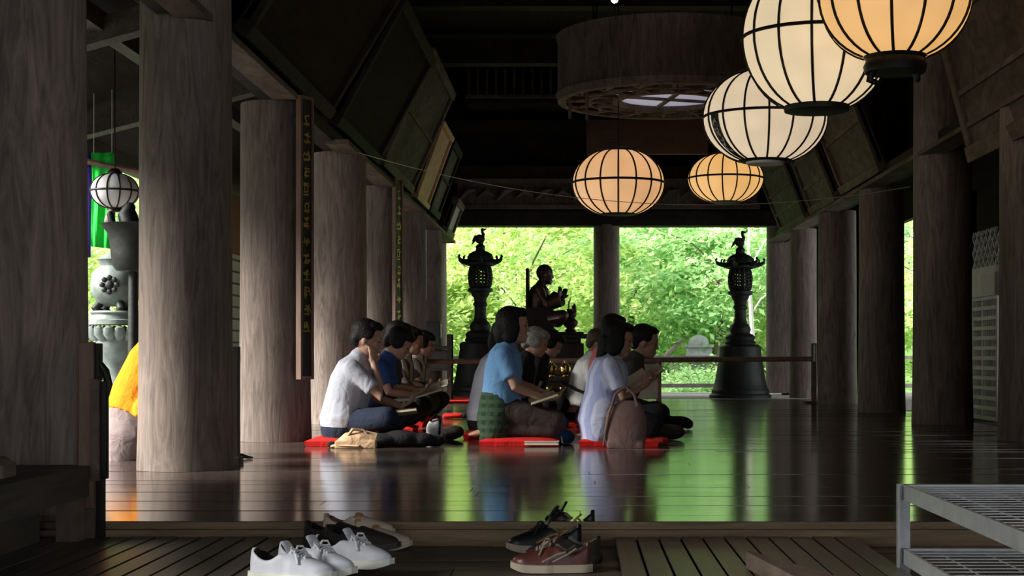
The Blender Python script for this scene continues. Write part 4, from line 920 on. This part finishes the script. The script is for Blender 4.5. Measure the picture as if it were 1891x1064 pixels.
person('grey-haired person in dark clothes leaning forward beside the woman in blue', hx(938, 12.65), 12.65, 'cross', .92, .13, .35, 0, 'shaggy', HAIRG, C_BLACK, C_BLACK, 'long', LOW, .010)
person('black-haired person in dark clothes bowing the head beside the grey-haired one', hx(968, 13.5), 13.5, 'cross', .92, .13, .55, 0, 'shaggy', None, C_BLACK, C_BLACK, 'long', LOW, .010)
bookarm = {-1: ([(.16, -.22, .36), (.34, -.09, .46)], ((.55, .3, .7), (-.3, .7, .3), (0, .6, .6))), 1: ([(.18, .2, .36), (.37, .08, .47)], ((.55, -.2, .7), (-.2, -.8, .3), (0, -.3, .8)))}
person('woman with a dark bob in a blue-white striped shirt, kneeling by the brown tote', hx(1116, 10.72), 10.72, 'seiza', .80, .03, .18, 0, 'long', None, C_BLWH, C_BLACK, 'short', bookarm, .0078, bulk=1.3, hs=1.32, over=C_BLWH)
person('person with short black hair in profile beyond the woman in stripes', hx(1136, 11.65), 11.65, 'cross', .91, .13, .2, 0, 'short', None, C_DKGR, C_BLACK, 'short', {-1: ([(.10, -.23, .33), (.26, -.09, .41)],), 1: ([(.10, .23, .33), (.26, .09, .41)],)}, .009, hs=1.15)
person('person in a pink shirt, mostly hidden behind the woman in stripes', hx(1112, 12.65), 12.65, 'seiza', .92, .02, .2, 0, 'short', None, C_PINK, C_BLACK, 'short', None, .010)
person('brown-haired person in an off-white shirt with a dark shoulder strap', hx(1074, 13.55), 13.55, 'cross', .92, .06, .3, 0, 'short', HAIRB, C_OFFW, C_BLACK, 'short', None, .010, bulk=1.05)
# shoulder strap of the off-white shirt, belongs to a shoulder bag
sx, sy_ = hx(1070, 13.55), 13.55
t = thing('shoulder_bag', 'dark shoulder bag strapped across the off-white shirt', 'bag', (sx, sy_, .0))
MB().tube([(-.15, -.165, .40), (-.03, -.185, .33), (.08, -.21, .29)], .013, 6).build('strap', C_BLACK, t)
MB().loft([(.02, -.30, .10), (.2, -.30, .10)], [(.06, .09), (.05, .09)], 12).build('pouch', C_BLACK, t, True)
# monk in orange by the column
mk = person('person in an orange robe over a grey skirt, half hidden by a column', hx(258, 9.35), 9.35, 'seiza', 1.02, .17, .3, 0, 'short', None, C_ORANGE, C_GREYROBE, 'robe', LOW, .010, z0=.02, over=C_GREYROBE, group=None, bulk=1.28)
tag(MB().box((-.24, -.2, 0), (.36, .26, .022)).build('orange_cushion', C_ORANGE, None, False, (hx(262, 9.35), 9.35, 0), bevel=.01), 'flat orange cushion under the person in the orange robe', 'cushion')

# ------------------------------------------------------------------ seated statue on its throne
sy_ = 21.6; sx = px_x(995, sy_)
ped = thing('statue_pedestal', 'stepped dark pedestal under the seated statue', 'pedestal', (sx, sy_, 0))
for (a, b, z0_, z1) in ((-.55, .85, 0, .12), (-.42, .74, .12, .3), (-.3, .64, .3, .8), (-.26, .60, .8, .87), (-.28, .70, .87, .93), (-.2, .64, .93, .96)):
    MB().box((a, -.4, z0_), (b, .4, z1)).build('tier', LACQ, ped, bevel=.012)
for j in range(4): MB().box((-.26 + j * .24, -.415, .36), (-.09 + j * .24, -.39, .57)).build('carved_panel', STATUE, ped, bevel=.008)
ch = thing('statue_chair', 'dark high-backed chair holding the seated statue', 'chair', (sx + .02, sy_, .96))
MB().box((-.17, -.22, .02), (.2, .22, .07)).build('seat', LACQ, ch); MB().box((-.20, -.22, .0), (-.155, .22, .90)).build('backrest', LACQ, ch, bevel=.012)
for yy in (-.24, .24):
    MB().prism([(-.17, yy - .02), (.19, yy - .02), (.19, yy + .02), (-.17, yy + .02)], 0, .34).build('side_panel', LACQ, ch)
    MB().tube([(-.18, yy, .33), (.0, yy, .30), (.16, yy, .24), (.2, yy, .15)], .022, 8).build('armrest', LACQ, ch, True)
st = person('dark seated monk statue with one hand raised, facing along the rail', sx - .02, sy_, 'cross', 1.0, .02, .08, 0, 'bald', None, STATUE, STATUE, 'robe', {-1: ([(.12, -.24, .34), (.30, -.13, .44)], ((.3, .2, 1), (-.4, .6, .2), (1, 0, .2))), 1: ([(.16, .22, .32), (.36, .08, .42)], ((.3, -.1, 1), (0, -.8, 0), (1, 0, 0)))}, .010, z0=1.02, skin=STATUE, group=None, name='seated_statue', eyes=False, bulk=1.16, hs=1.22)
t = thing('offering_vase', 'small lobed vase with a sprig in front of the statue', 'vase', (sx + .45, sy_, .96))
MB().lathe([(.06, 0), (.09, .02), (.05, .05), (.1, .1), (.11, .15), (.06, .2), (.08, .22), (.09, .27), (.05, .3), (.06, .33)], 20).build('vase_body', STATUE, t, True)
MB().loft([(-.03, 0, .3), (-.02, 0, .42), (.01, 0, .5)], [(.006, .012), (.01, .016), (.004, .004)], 8).build('white_sprig', PAPER, t, True)
MB().loft([(.06, 0, .3), (.05, 0, .36), (.06, 0, .4)], [.03, .035, .01], 8).build('bud', STATUE, t, True)

# ------------------------------------------------------------------ cushions
def cushion_mesh(L, W, H):
    mb = MB(); n = 14; vs = []; fs = []
    def pz(u, v): return H * (.55 + .45 * (max(0, 1 - abs(2 * u - 1) ** 4) * max(0, 1 - abs(2 * v - 1) ** 4)) ** .5)
    for i in range(n + 1):
        for j in range(n + 1):
            u, v = i / n, j / n; vs.append((-L / 2 + L * u, -W / 2 + W * v, pz(u, v)))
    o = len(vs)
    for i in range(n + 1):
        for j in range(n + 1):
            u, v = i / n, j / n; vs.append(((-L / 2 + L * u) * .97, (-W / 2 + W * v) * .97, 0))
    m = n + 1
    for i in range(n):
        for j in range(n): fs.append((i * m + j, (i + 1) * m + j, (i + 1) * m + j + 1, i * m + j + 1)); fs.append((o + i * m + j, o + i * m + j + 1, o + (i + 1) * m + j + 1, o + (i + 1) * m + j))
    for i in range(n):
        fs += [(i * m, (i + 1) * m, o + (i + 1) * m, o + i * m), (i * m + n, o + i * m + n, o + (i + 1) * m + n, (i + 1) * m + n), (i, o + i, o + i + 1, i + 1), (n * m + i, n * m + i + 1, o + n * m + i + 1, o + n * m + i)]
    return mb.add(vs, fs).mesh('floor_cushion', RED, True)
CM = cushion_mesh(.56, .54, .062)
for (lb, x, Y) in (('red floor cushion under the man in the grey t-shirt', 648, 10.82), ('red floor cushion under the person in navy', 683, 11.72), ('red floor cushion under the third sitter of the row by the columns', 706, 12.6), ('red floor cushion under the striped top', 730, 13.6), ('red floor cushion under the farthest sitter by the columns', 757, 14.6),
                   ('red floor cushion under the kneeling woman in sky blue', 962, 10.80), ('red floor cushion under the white shirt behind the woman in blue', 925, 11.75), ('red floor cushion under the grey-haired person', 955, 12.65), ('red floor cushion under the bowing black-haired person', 985, 13.5),
                   ('red floor cushion under the kneeling woman in stripes', 1143, 10.80), ('red floor cushion under the sitter beyond the woman in stripes', 1158, 11.68), ('red floor cushion under the pink shirt', 1127, 12.65), ('red floor cushion under the off-white shirt', 1088, 13.55)):
    tag(share('floor_cushion', CM, None, (hx(x, Y), Y, 0.001), (0, 0, random.uniform(-.04, .04))), lb, 'cushion', 'red floor cushions')
# ------------------------------------------------------------------ books and bags among the people
P_EDGE = plain('page_edges', (.62, .56, .42), .9, 0, .05); COVER = plain('dark_book_cover', (.05, .035, .03), .6); COVERT = plain('tan_book_cover', (.42, .33, .18), .7)
def book(label, loc, rot, L=.26, W=.11, open_=True, cov=None, grp='prayer books'):
    t = thing('prayer_book', label, 'book', loc, 0, grp); t.rotation_euler = rot; cov = cov or COVER
    for sd in ((-1, 1) if open_ else (0,)):
        a = .22 * sd; R = Matrix.Rotation(a, 3, 'X') if sd else Matrix.Identity(3)
        lo, hi = ((0, W) if sd > 0 else (-W, 0)) if sd else (-W / 2, W / 2)
        for nm, z0_, z1, m, ins in (('cover', 0, .004, cov, 0), ('pages', .004, .016 if sd else .022, P_EDGE, .004)):
            mb = MB().box((-L / 2 + ins, lo + ins, z0_), (L / 2 - ins, hi - ins, z1)); mb.v = [tuple(R @ Vector(p)) for p in mb.v]; mb.build(nm, m, t)
    if not open_:
        MB().box((-L / 2, -W / 2, .022), (L / 2, W / 2, .026)).build('cover', cov, t)
    return t
book('open book on the lap of the man in the grey t-shirt', at(742, 768, 10.7), (.0, -.12, .1), .22, .13, True, COVERT)
book('open book held by the person in navy', at(790, 730, 11.7), (0.2, -.3, .1), .24, .12)
book('open book held by the third sitter of the row by the columns', at(806, 720, 12.6), (.2, -.3, .0), .22, .12)
book('open book held by the kneeling woman in sky blue', at(1005, 742, 10.7), (0.1, -.32, .12), .2, .12, True, COVERT)
book('closed book with white edges lying on the cushion of the woman in blue', at(1000, 812, 10.56) + Vector((0, .0, -.035)), (0, 0, .03), .24, .09, False, PAPER)
book('open book held up by the kneeling woman in stripes', at(1180, 706, 10.75), (.4, -.55, .1), .17, .1)
book('open book held beyond the woman in stripes', at(1206, 694, 11.65), (.3, -.6, 0), .19, .1)
def blob(name, label, cat, loc, parts, mat, vox=.012, sm=6, group=None):
    t = thing(name, label, cat, loc, 0, group); mb = MB()
    for c, r in parts: mb.ell(c, r)
    remeshed(mb, 'body', mat, t, vox, sm); return t
C_TAN = cloth('tan_canvas', (.50, .33, .20)); C_BAGB = cloth('blue_bag_cloth', (.03, .10, .24)); C_TOTE = cloth('brown_tote_leather', (.20, .125, .115), wr=.4)
p = at(662, 828, 10.42); p.z = 0
t = thing('tan_bag', 'folded tan canvas bag on the floor by the man in the grey t-shirt', 'bag', p)
mb = MB().loft([(-.13, 0, .03), (-.08, 0, .055), (.02, .02, .07), (.14, .03, .05)], [(.06, .03), (.09, .05), (.11, .055), (.09, .045)], 14).box((-.15, -.09, 0), (.13, .08, .05))
remeshed(mb, 'body', C_TAN, t, .010, 4)
MB().loft([(-.17, -.02, .012), (-.1, -.04, .02), (.02, -.08, .015)], [(.04, .012), (.06, .014), (.03, .012)], 10).build('flap', C_TAN, t, True)
MB().tube([(-.08, -.06, .06), (-.03, -.07, .13), (.04, -.04, .12), (.08, -.05, .07)], .012, 7).build('handle', C_TAN, t, True)
MB().ell((-.19, .02, .022), (.03, .025, .022)).build('black_knob', C_BLACK, t, True)
p = at(735, 830, 10.45); p.z = 0
blob('black_bag', 'slumped black bag on the floor next to the tan bag', 'bag', p, [((-.12, 0, .05), (.12, .1, .05)), ((.02, .03, .06), (.14, .1, .06)), ((.16, .05, .05), (.1, .09, .05)), ((.25, .08, .04), (.07, .06, .04))], C_BLACK)
p = at(800, 812, 11.2); p.z = 0
t = blob('white_bag', 'small white bag with a strap in front of the row by the columns', 'bag', p, [((0, 0, .08), (.055, .05, .085)), ((.03, 0, .1), (.04, .05, .07))], C_OFFW)
MB().tube([(-.02, -.03, .15), (.02, -.03, .2), (.05, -.02, .16), (.05, -.05, .05)], .009, 6).build('strap', C_BLACK, t, True)
blob('dark_pouch', 'dark pouch on the floor just past the small white bag', 'bag', (p.x + .09, p.y + .15, 0), [((0, 0, .04), (.1, .08, .045)), ((.06, .02, .06), (.07, .07, .05))], C_DKBR)
p = at(840, 770, 15.2); p.z = 0
t = thing('red_pouch', 'red pouch with a black end at the far end of the row by the columns', 'pouch', p)
MB().loft([(-.1, 0, .025), (.06, 0, .03)], [(.05, .024), (.04, .026)], 12).build('body', RED, t, True); MB().ell((.1, 0, .032), (.045, .04, .032)).build('black_end', C_BLACK, t, True)
p = at(1036, 812, 10.85); p.z = 0
t = blob('blue_bag', 'blue drawstring bag in front of the kneeling woman in sky blue', 'bag', p, [((0, 0, .055), (.075, .07, .055)), ((-.05, 0, .05), (.05, .05, .04)), ((.05, .01, .05), (.05, .05, .05))], C_BAGB)
MB().loft([(0, 0, .09), (.01, 0, .125), (.02, 0, .15)], [.035, .022, .04], 10).build('gathered_neck', C_BAGB, t, True); MB().tube([(-.02, -.03, .12), (.0, -.06, .06), (.01, -.07, .01)], .006, 5).build('cord', PAPER, t)
p = at(1155, 829, 10.36); p.z = 0
t = thing('brown_tote', 'tall brown tote bag standing beside the kneeling woman in stripes', 'bag', p)
mb = MB().loft([(0, 0, .02), (0, 0, .1), (.005, 0, .22), (.0, 0, .30)], [(.055, .135), (.06, .15), (.05, .14), (.03, .11)], 20, (0, 1, 0)).box((-.13, -.05, 0), (.13, .05, .04))
remeshed(mb, 'body', C_TOTE, t, .012, 4)
for sy2 in (-.03, .03): MB().tube([(-.09, sy2, .29), (-.07, sy2, .37), (.0, sy2 * .5, .42), (.06, sy2, .37), (.08, sy2, .29)], .01, 7).build('handle', C_TOTE, t, True)
MB().tube([(-.15, -.02, .02), (-.135, -.035, .12), (-.11, -.04, .24), (-.09, -.03, .3)], .008, 6).build('seam', C_TOTE, t, True)
p = at(1215, 828, 10.6); p.z = 0
blob('red_bundle', 'dark red cloth bundle next to the brown tote', 'bundle', p, [((0, 0, .03), (.075, .06, .03)), ((.03, .02, .035), (.06, .06, .03))], cloth('dark_red_cloth', (.32, .025, .02)))
p = at(1225, 800, 11.3); p.z = 0
blob('dark_backpack', 'dark backpack lying on the floor before the sitter beyond the woman in stripes', 'bag', p, [((-.08, 0, .07), (.14, .12, .07)), ((.05, .05, .06), (.12, .1, .06))], C_DKBR)
p = at(1238, 782, 13.0); p.z = 0
blob('long_black_bag', 'long black bag lying flat on the shiny floor, pointing away from the group', 'bag', p, [((-.12, 0, .07), (.16, .12, .075)), ((.06, 0, .06), (.13, .1, .055)), ((.15, 0, .045), (.05, .06, .045))], C_BLACK)
p = at(700, 846, 8.95)
p = at(452, 846, 9.3); p.z = 0
t = thing('black_strap', 'short black strap end lying on the floor beside a column', 'strap', p); MB().tube([(-.12, .02, .015), (-.02, 0, .02), (.02, 0, .01), (.05, -.01, .008)], [.014, .014, .01, .006], 7).build('strap', C_BLACK, t, True)

# ------------------------------------------------------------------ entrance: slatted decks
def deck(label, x0, x1, y0, y1, zt):
    t = thing('slatted_deck', label, 'deck', ((x0 + x1) / 2, (y0 + y1) / 2, -.09), 0, 'slatted entrance decks')
    w, L = x1 - x0, y1 - y0; pitch = .0825; n = int(w / pitch); H = zt + .09
    me = MB().box((-.0365, -L / 2, H - .02), (.0365, L / 2, H)).mesh('slat', W_DECK)
    for j in range(n): share('slat', me, t, (-w / 2 + (j + .5) * w / n, 0, random.uniform(-.0008, .0008)))
    for yy in (-L / 2 + .1, 0, L / 2 - .1): MB().box((-w / 2, yy - .03, 0), (w / 2, yy + .03, H - .02)).build('joist', W_BENCH, t)
deck('slatted wooden deck under the white sneakers, by the dark bench', -2.62, -.73, 3.9, 5.76, -.052)
deck('slatted wooden deck between the brown shoe and the steel rack', .145, 1.06, 3.9, 5.76, -.052)

# ------------------------------------------------------------------ bench, gate post, wedge block
bx1 = -1.83; zt_ = .222
t = thing('dark_bench', 'long dark wooden bench in front of the massive column', 'bench', (bx1 - .35, 4.6, -.052))
H = zt_ + .052
for j in range(4): MB().box((-.37 + j * .181, -1.15, H - .03), (-.37 + (j + 1) * .181 - .004, 1.15, H)).build('plank', W_BENCH, t)
for sx in (-.34, .33): MB().box((sx - .02, -1.13, H - .115), (sx + .02, 1.13, H - .03)).build('apron', W_BENCH, t)
for sx in (-.3, .30):
    for sy2 in (-1.05, 1.04): MB().box((sx - .04, sy2 - .04, 0), (sx + .04, sy2 + .04, H - .03)).build('leg', W_BENCH if sx < 0 else W_FRAME, t)
MB().box((-.27, -1.1, 0.0), (.2, 1.0, H - .1)).build('under_panel', W_BENCH, t)
c = at(2, 886, 5.15); c.z = zt_
t = thing('rounded_block', 'grey rounded block resting on the dark bench', 'block', c)
mb = MB().box((-.05, -.06, 0), (.03, .06, .05)).ell((-.01, 0, .045), (.045, .06, .03)); remeshed(mb, 'body', W_FRAME, t, .006, 4)
gy = 5.74; z0 = -.052
t = thing('gate_post', 'short reddish wooden gate post at the edge of the hall floor', 'post', (px_x(172, gy), gy, z0)); q = gy / F
def gx(x): return (x - 172) * q
def gz(y): return px_z(y, gy) - z0
MB().box((gx(150), -.035, 0.0), (gx(178), .0, gz(632))).build('board', W_RED, t, bevel=.004)
MB().box((gx(153), -.05, 0), (gx(180), -.035, gz(937))).build('foot_block', W_GREY if False else W_FRAME, t, bevel=.003)
MB().box((gx(167), -.02, gz(703)), (gx(186), .03, gz(634))).build('cap', LACQ, t, bevel=.004)
MB().box((gx(174), -.045, gz(887)), (gx(189), -.01, gz(700))).build('slat', W_FRAME, t, bevel=.003)
MB().box((gx(186), -.03, gz(884)), (gx(200), .01, gz(704))).build('slat', LACQ, t, bevel=.003)
MB().box((gx(177), -.01, 0), (gx(191), .03, gz(884))).build('rail', LACQ, t, bevel=.003)
MB().tube([(gx(188), -.01, gz(672)), (gx(197), -.012, gz(685)), (gx(202), -.012, gz(710)), (gx(197), -.012, gz(740))], [.010, .014, .016, .008], 8).build('vase_edge_curve', IRON, t, True)  # curve added on the post for the edge of a dark vase farther back
py = 8.92
t = thing('low_post', 'dark low wooden post showing behind the column that hides the person in orange', 'post', (px_x(431, py), py, 0))
MB().box((-.045, -.03, 0), (.036, .03, px_z(640, py))).build('post', LACQ, t, bevel=.005); MB().box((-.06, -.05, 0), (.05, .05, .04)).build('foot', LACQ, t, bevel=.005)
t = thing('wedge_step', 'wedge-shaped brown timber on the deck in front of the steel rack', 'timber', (.55, 4.9, -.052))
MB().prism([(0, 0), (.012, .05), (.34, -.95), (.14, -1.0)], 0, .055).build('timber', W_FRAME, t, bevel=.004)


# ------------------------------------------------------------------ steel shoe rack
ry0, ry1 = 4.95, 3.2; rx0, rx1 = px_x(1668, 4.95), px_x(1668, 4.95) + 1.15
t = thing('steel_rack', 'low grey steel shoe rack with wire shelves', 'rack', ((rx0 + rx1) / 2, (ry0 + ry1) / 2, -.09))
w, d = rx1 - rx0, ry0 - ry1; top = px_z(894, 4.95) + .09; sec = px_z(1012, 4.95) + .09
for sx in (-1, 1):
    for sy2 in (-1, 1): MB().box((sx * w / 2 - .022, sy2 * d / 2 - .004, 0), (sx * w / 2 + .022, sy2 * d / 2 + .004, top)).box((sx * w / 2 - .022 if sx < 0 else sx * w / 2 + .018, sy2 * d / 2 - (0.03 if sy2 > 0 else 0), 0), (sx * w / 2 - .018 if sx < 0 else sx * w / 2 + .022, sy2 * d / 2 + (0 if sy2 > 0 else .03), top)).build('upright', STEEL, t)
for zt_, hgt in ((top, .05), (sec, .05)):
    sh = MB().box((-w / 2, d / 2 - .006, zt_ - .03), (w / 2, d / 2 + .006, zt_)).box((-w / 2, -d / 2 - .006, zt_ - hgt), (w / 2, -d / 2 + .006, zt_)).box((-w / 2 - .004, -d / 2, zt_ - hgt), (-w / 2 + .006, d / 2, zt_)).box((w / 2 - .006, -d / 2, zt_ - hgt), (w / 2 + .004, d / 2, zt_)).box((-w / 2, d / 2 - .03, zt_ - .006), (w / 2, d / 2, zt_)).build('shelf_frame', STEEL, t)
    wm = MB().tube([(-w / 2, 0, 0), (w / 2, 0, 0)], .0024, 6).mesh('wire', STEEL, True); cm = MB().tube([(0, -d / 2, 0), (0, d / 2, 0)], .0024, 6).mesh('cross_wire', STEEL, True)
    for j in range(24): share('wire', wm, sh, (0, d / 2 - .05 - j * .07, zt_ - .012))
    for j in range(7): share('cross_wire', cm, sh, (-w / 2 + .12 + j * .15, 0, zt_ - .019))

# ------------------------------------------------------------------ shoes
LEA_BR = plain('brown_leather', (.115, .032, .024), .35, 0, .25, 14, .05); LEA_DK = plain('dark_brown_suede', (.022, .016, .013), .8, 0, .3, 20, .2); LEA_BK = plain('black_leather', (.010, .010, .012), .4, 0, .2, 20)
CAN_BE = plain('beige_canvas', (.60, .49, .38), .85, 0, .12, 20, .1); WHT = plain('white_trainer', (.56, .58, .66), .6, 0, .08, 16, .1); RUB = plain('cream_rubber', (.55, .47, .36), .7); RUBW = plain('white_rubber', (.70, .70, .64), .6); RUBD = plain('dark_rubber', (.03, .028, .026), .7)
TANL = plain('tan_leather', (.45, .24, .09), .5); PINKL = plain('pink_lining', (.62, .33, .27), .8); GRYL = plain('grey_lining', (.42, .40, .36), .9)
LACET = plain('taupe_lace', (.33, .27, .22), .9); LACEB = plain('black_lace', (.012, .012, .013), .9); LACEW = plain('white_lace', (.62, .62, .66), .9)
def shoe(label, loc, yaw, upper, sole_m, lining, lace=None, L=.27, Hh=.105, stripe=None, tongue=True, collar=.10, sole_h=.026, strap=None, roll=0.0, bows=True, heel_lift=0.0):
    t = thing('shoe', label, 'shoe', loc, yaw, 'shoes left at the step'); t.rotation_euler = (roll, 0, yaw)
    N_ = 22; M_ = 17; vs = []; fs = []; ms = []
    def wid(u): return (.034 + .012 * math.sin(min(1, u * 1.25) * PI * .95) + .006 * (u > .5)) * (1 - max(0, (u - .82) / .18) ** 2.2 * .75) * (1 - max(0, (.1 - u) / .1) ** 2 * .45)
    def ht(u): return sole_h + (Hh - sole_h) * (1.0 if u < .12 else (.80 if u < .3 else 0)) if u < .3 else sole_h + .012 + (Hh * 1.0 - sole_h) * max(0, (1 - ((u - .42) / .56))) ** .85 * .92 if u > .42 else 0
    for i in range(N_ + 1):
        u = i / N_; x = -L / 2 + L * u; w = wid(u)
        rim = Hh * (1.0 - .30 * math.sin(min(1, max(0, (u - .06) / .36)) * PI) ) if u < .46 else 0
        if u < .46: top = rim
        else: top = sole_h + .018 + (Hh * 1.05 - sole_h - .018) * (1 - ((u - .46) / .54) ** .75) ** .8
        openk = u < .46 and u > .05
        for j in range(M_):
            v = j / (M_ - 1)            # across, over the top
            if openk:
                if v < .3: k = v / .3; p = (x, w * (1 - .12 * k), sole_h * .8 + (top - sole_h * .8) * k)
                elif v > .7: k = (1 - v) / .3; p = (x, -w * (1 - .12 * k), sole_h * .8 + (top - sole_h * .8) * k)
                else:
                    k = (v - .3) / .4; dd = math.sin(k * PI); p = (x, w * .80 * math.cos(k * PI), top + .002 - (top - sole_h - .006) * min(1, dd * 1.7))
            else:
                a = PI * v; ex = .75; cy, sz_ = math.cos(a), math.sin(a)
                p = (x, w * math.copysign(abs(cy) ** ex, cy), sole_h * .8 + (top - sole_h * .8) * abs(sz_) ** .8)
            vs.append(p)
    for i in range(N_):
        for j in range(M_ - 1):
            fs.append((i * M_ + j, (i + 1) * M_ + j, (i + 1) * M_ + j + 1, i * M_ + j + 1))
            u = (i + .5) / N_; v = (j + .5) / (M_ - 1); ms.append(1 if (.05 < u < .45 and .30 < v < .70) else 0)
    fs.append(tuple(range(M_))); ms.append(0); fs.append(tuple(N_ * M_ + j for j in range(M_))); ms.append(0)
    mb = MB(); mb.v = vs; mb.f = fs; mb.m = ms; up = mb.build('upper', [upper, lining], t, 'all')
    out = []
    for i in range(N_ + 1): u = i / N_; out.append((-L / 2 - .006 + (L + .014) * u, wid(u) + .006))
    outline = out + [(x, -w) for x, w in reversed(out)]
    so = MB(); n = len(outline); zz_ = lambda x: (.012 * max(0, (x / L - .28) / .22) ** 2 if sole_h > .02 else 0)
    vs2 = [(x, y, zz_(x)) for x, y in outline] + [(x * .995, y * .97, sole_h + zz_(x) * .6) for x, y in outline]
    so.add(vs2, [tuple(reversed(range(n))), tuple(range(n, 2 * n))] + [(i, (i + 1) % n, n + (i + 1) % n, n + i) for i in range(n)]); so.build('sole', sole_m, t, True)
    if lace is not None:
        if tongue: MB().loft([(.0 * L, 0, Hh * .80), (-.03 * L, 0, Hh * 1.0), (-.09 * L, 0, Hh * 1.22)], [(.022, .006), (.026, .006), (.024, .005)], 10).build('tongue', upper, t, True)
        for k in range(5):
            x = L * (.02 + .042 * k); z = sole_h + .018 + (Hh * 1.05 - sole_h - .018) * (1 - ((x / L + .5 - .46) / .54) ** .75) ** .8 if x / L + .5 > .46 else Hh
            MB().tube([(x + .008, .03 - .002 * k, z - .018), (x, .016, z + .001), (x - .002, 0, z + .004), (x, -.016, z + .001), (x + .008, -.03 + .002 * k, z - .018)], .0042, 6).build('lace', lace, t, True)
        if bows:
            for sgn in (-1, 1):
                MB().tube([(.012, 0, Hh * .96), (.008, sgn * .018, Hh * 1.08), (.016, sgn * .034, Hh * 1.06), (.026, sgn * .032, Hh * .95), (.018, sgn * .01, Hh * .94)], .0036, 6).build('lace_loop', lace, t, True)
                MB().tube([(.01, 0, Hh * .98), (.03, sgn * .03, Hh * .9), (.045, sgn * .045, Hh * .6)], .0034, 6).build('lace_end', lace, t, True)
    if stripe is not None:
        for k in range(2):
            for sgn in (-1, 1):
                a = -.02 + k * .035; MB().tube([(a - .06, sgn * .040, Hh * .82 - k * .012), (a - .03, sgn * .045, Hh * .62), (a + .02, sgn * .0485, sole_h + .01)], .0038, 6).build('side_stripe', stripe, t, True)
    if strap is not None:
        MB().loft([(.012, .045, .035), (.008, .038, Hh * .75), (.002, .0, Hh * 1.02), (.008, -.038, Hh * .75), (.012, -.045, .035)], [(.014, .004)] * 5, 8, (1, 0, 0)).build('strap', strap, t, True)
    return t
zb = -.088
def fp(x, y): # ground point on the lower boards from a pixel
    Y = F * (HC - zb) / (y - VY); return Vector((px_x(x, Y), Y, zb))
def dp(x, y):
    Y = F * (HC + .051) / (y - VY); return Vector((px_x(x, Y), Y, -.051))
shoe('brown leather lace-up shoe with a cream sole, nearest of its group', fp(1019, 1055), PI + .06, LEA_BR, RUB, GRYL, LACET, .262, .098, LACET)
shoe('dark brown leather shoe tucked behind the lace-up with the cream sole', fp(1042, 1036), PI - .08, LEA_DK, RUBD, GRYL, None, .255, .09)
shoe('black sneaker with tan side stripes, toe beyond the brown leather shoe', fp(1006, 1018), PI + .12, LEA_BK, RUB, GRYL, LACEB, .27, .10, TANL)
shoe('black sneaker with tan side stripes, closest to the step', fp(1034, 1000), PI - .12, LEA_BK, RUBD, GRYL, LACEB, .27, .125, TANL)
shoe('beige canvas shoe with a tan strap, toe toward the empty boards', fp(694, 1013), -.22, CAN_BE, RUB, PINKL, None, .265, .085, None, strap=TANL)
shoe('beige canvas shoe with pink lining, mostly hidden behind the dark loafers', dp(664, 990) + Vector((0, -.03, 0)), -.15, CAN_BE, RUB, PINKL, None, .265, .088, None, strap=TANL)
shoe('very dark suede loafer in front of the beige shoes', dp(668, 1015), -.35, LEA_DK, RUBD, LEA_DK, None, .28, .085)
shoe('second dark suede loafer, heel toward the slatted deck', dp(628, 1006), -.25, LEA_DK, RUBD, LEA_DK, None, .27, .085)
shoe('white sneaker in front of the dark loafer', dp(652, 1046), -.42, WHT, RUBW, LEA_DK, LACEW, .28, .098, None)
shoe('white sneaker with loose laces at the bottom edge', dp(585, 1062), -.5, WHT, RUBW, LEA_DK, LACEW, .28, .098, None)
shoe('white sneaker behind the loose-laced one, mostly out of the picture', dp(540, 1072), -.35, WHT, RUBW, LEA_DK, LACEW, .275, .095, None)
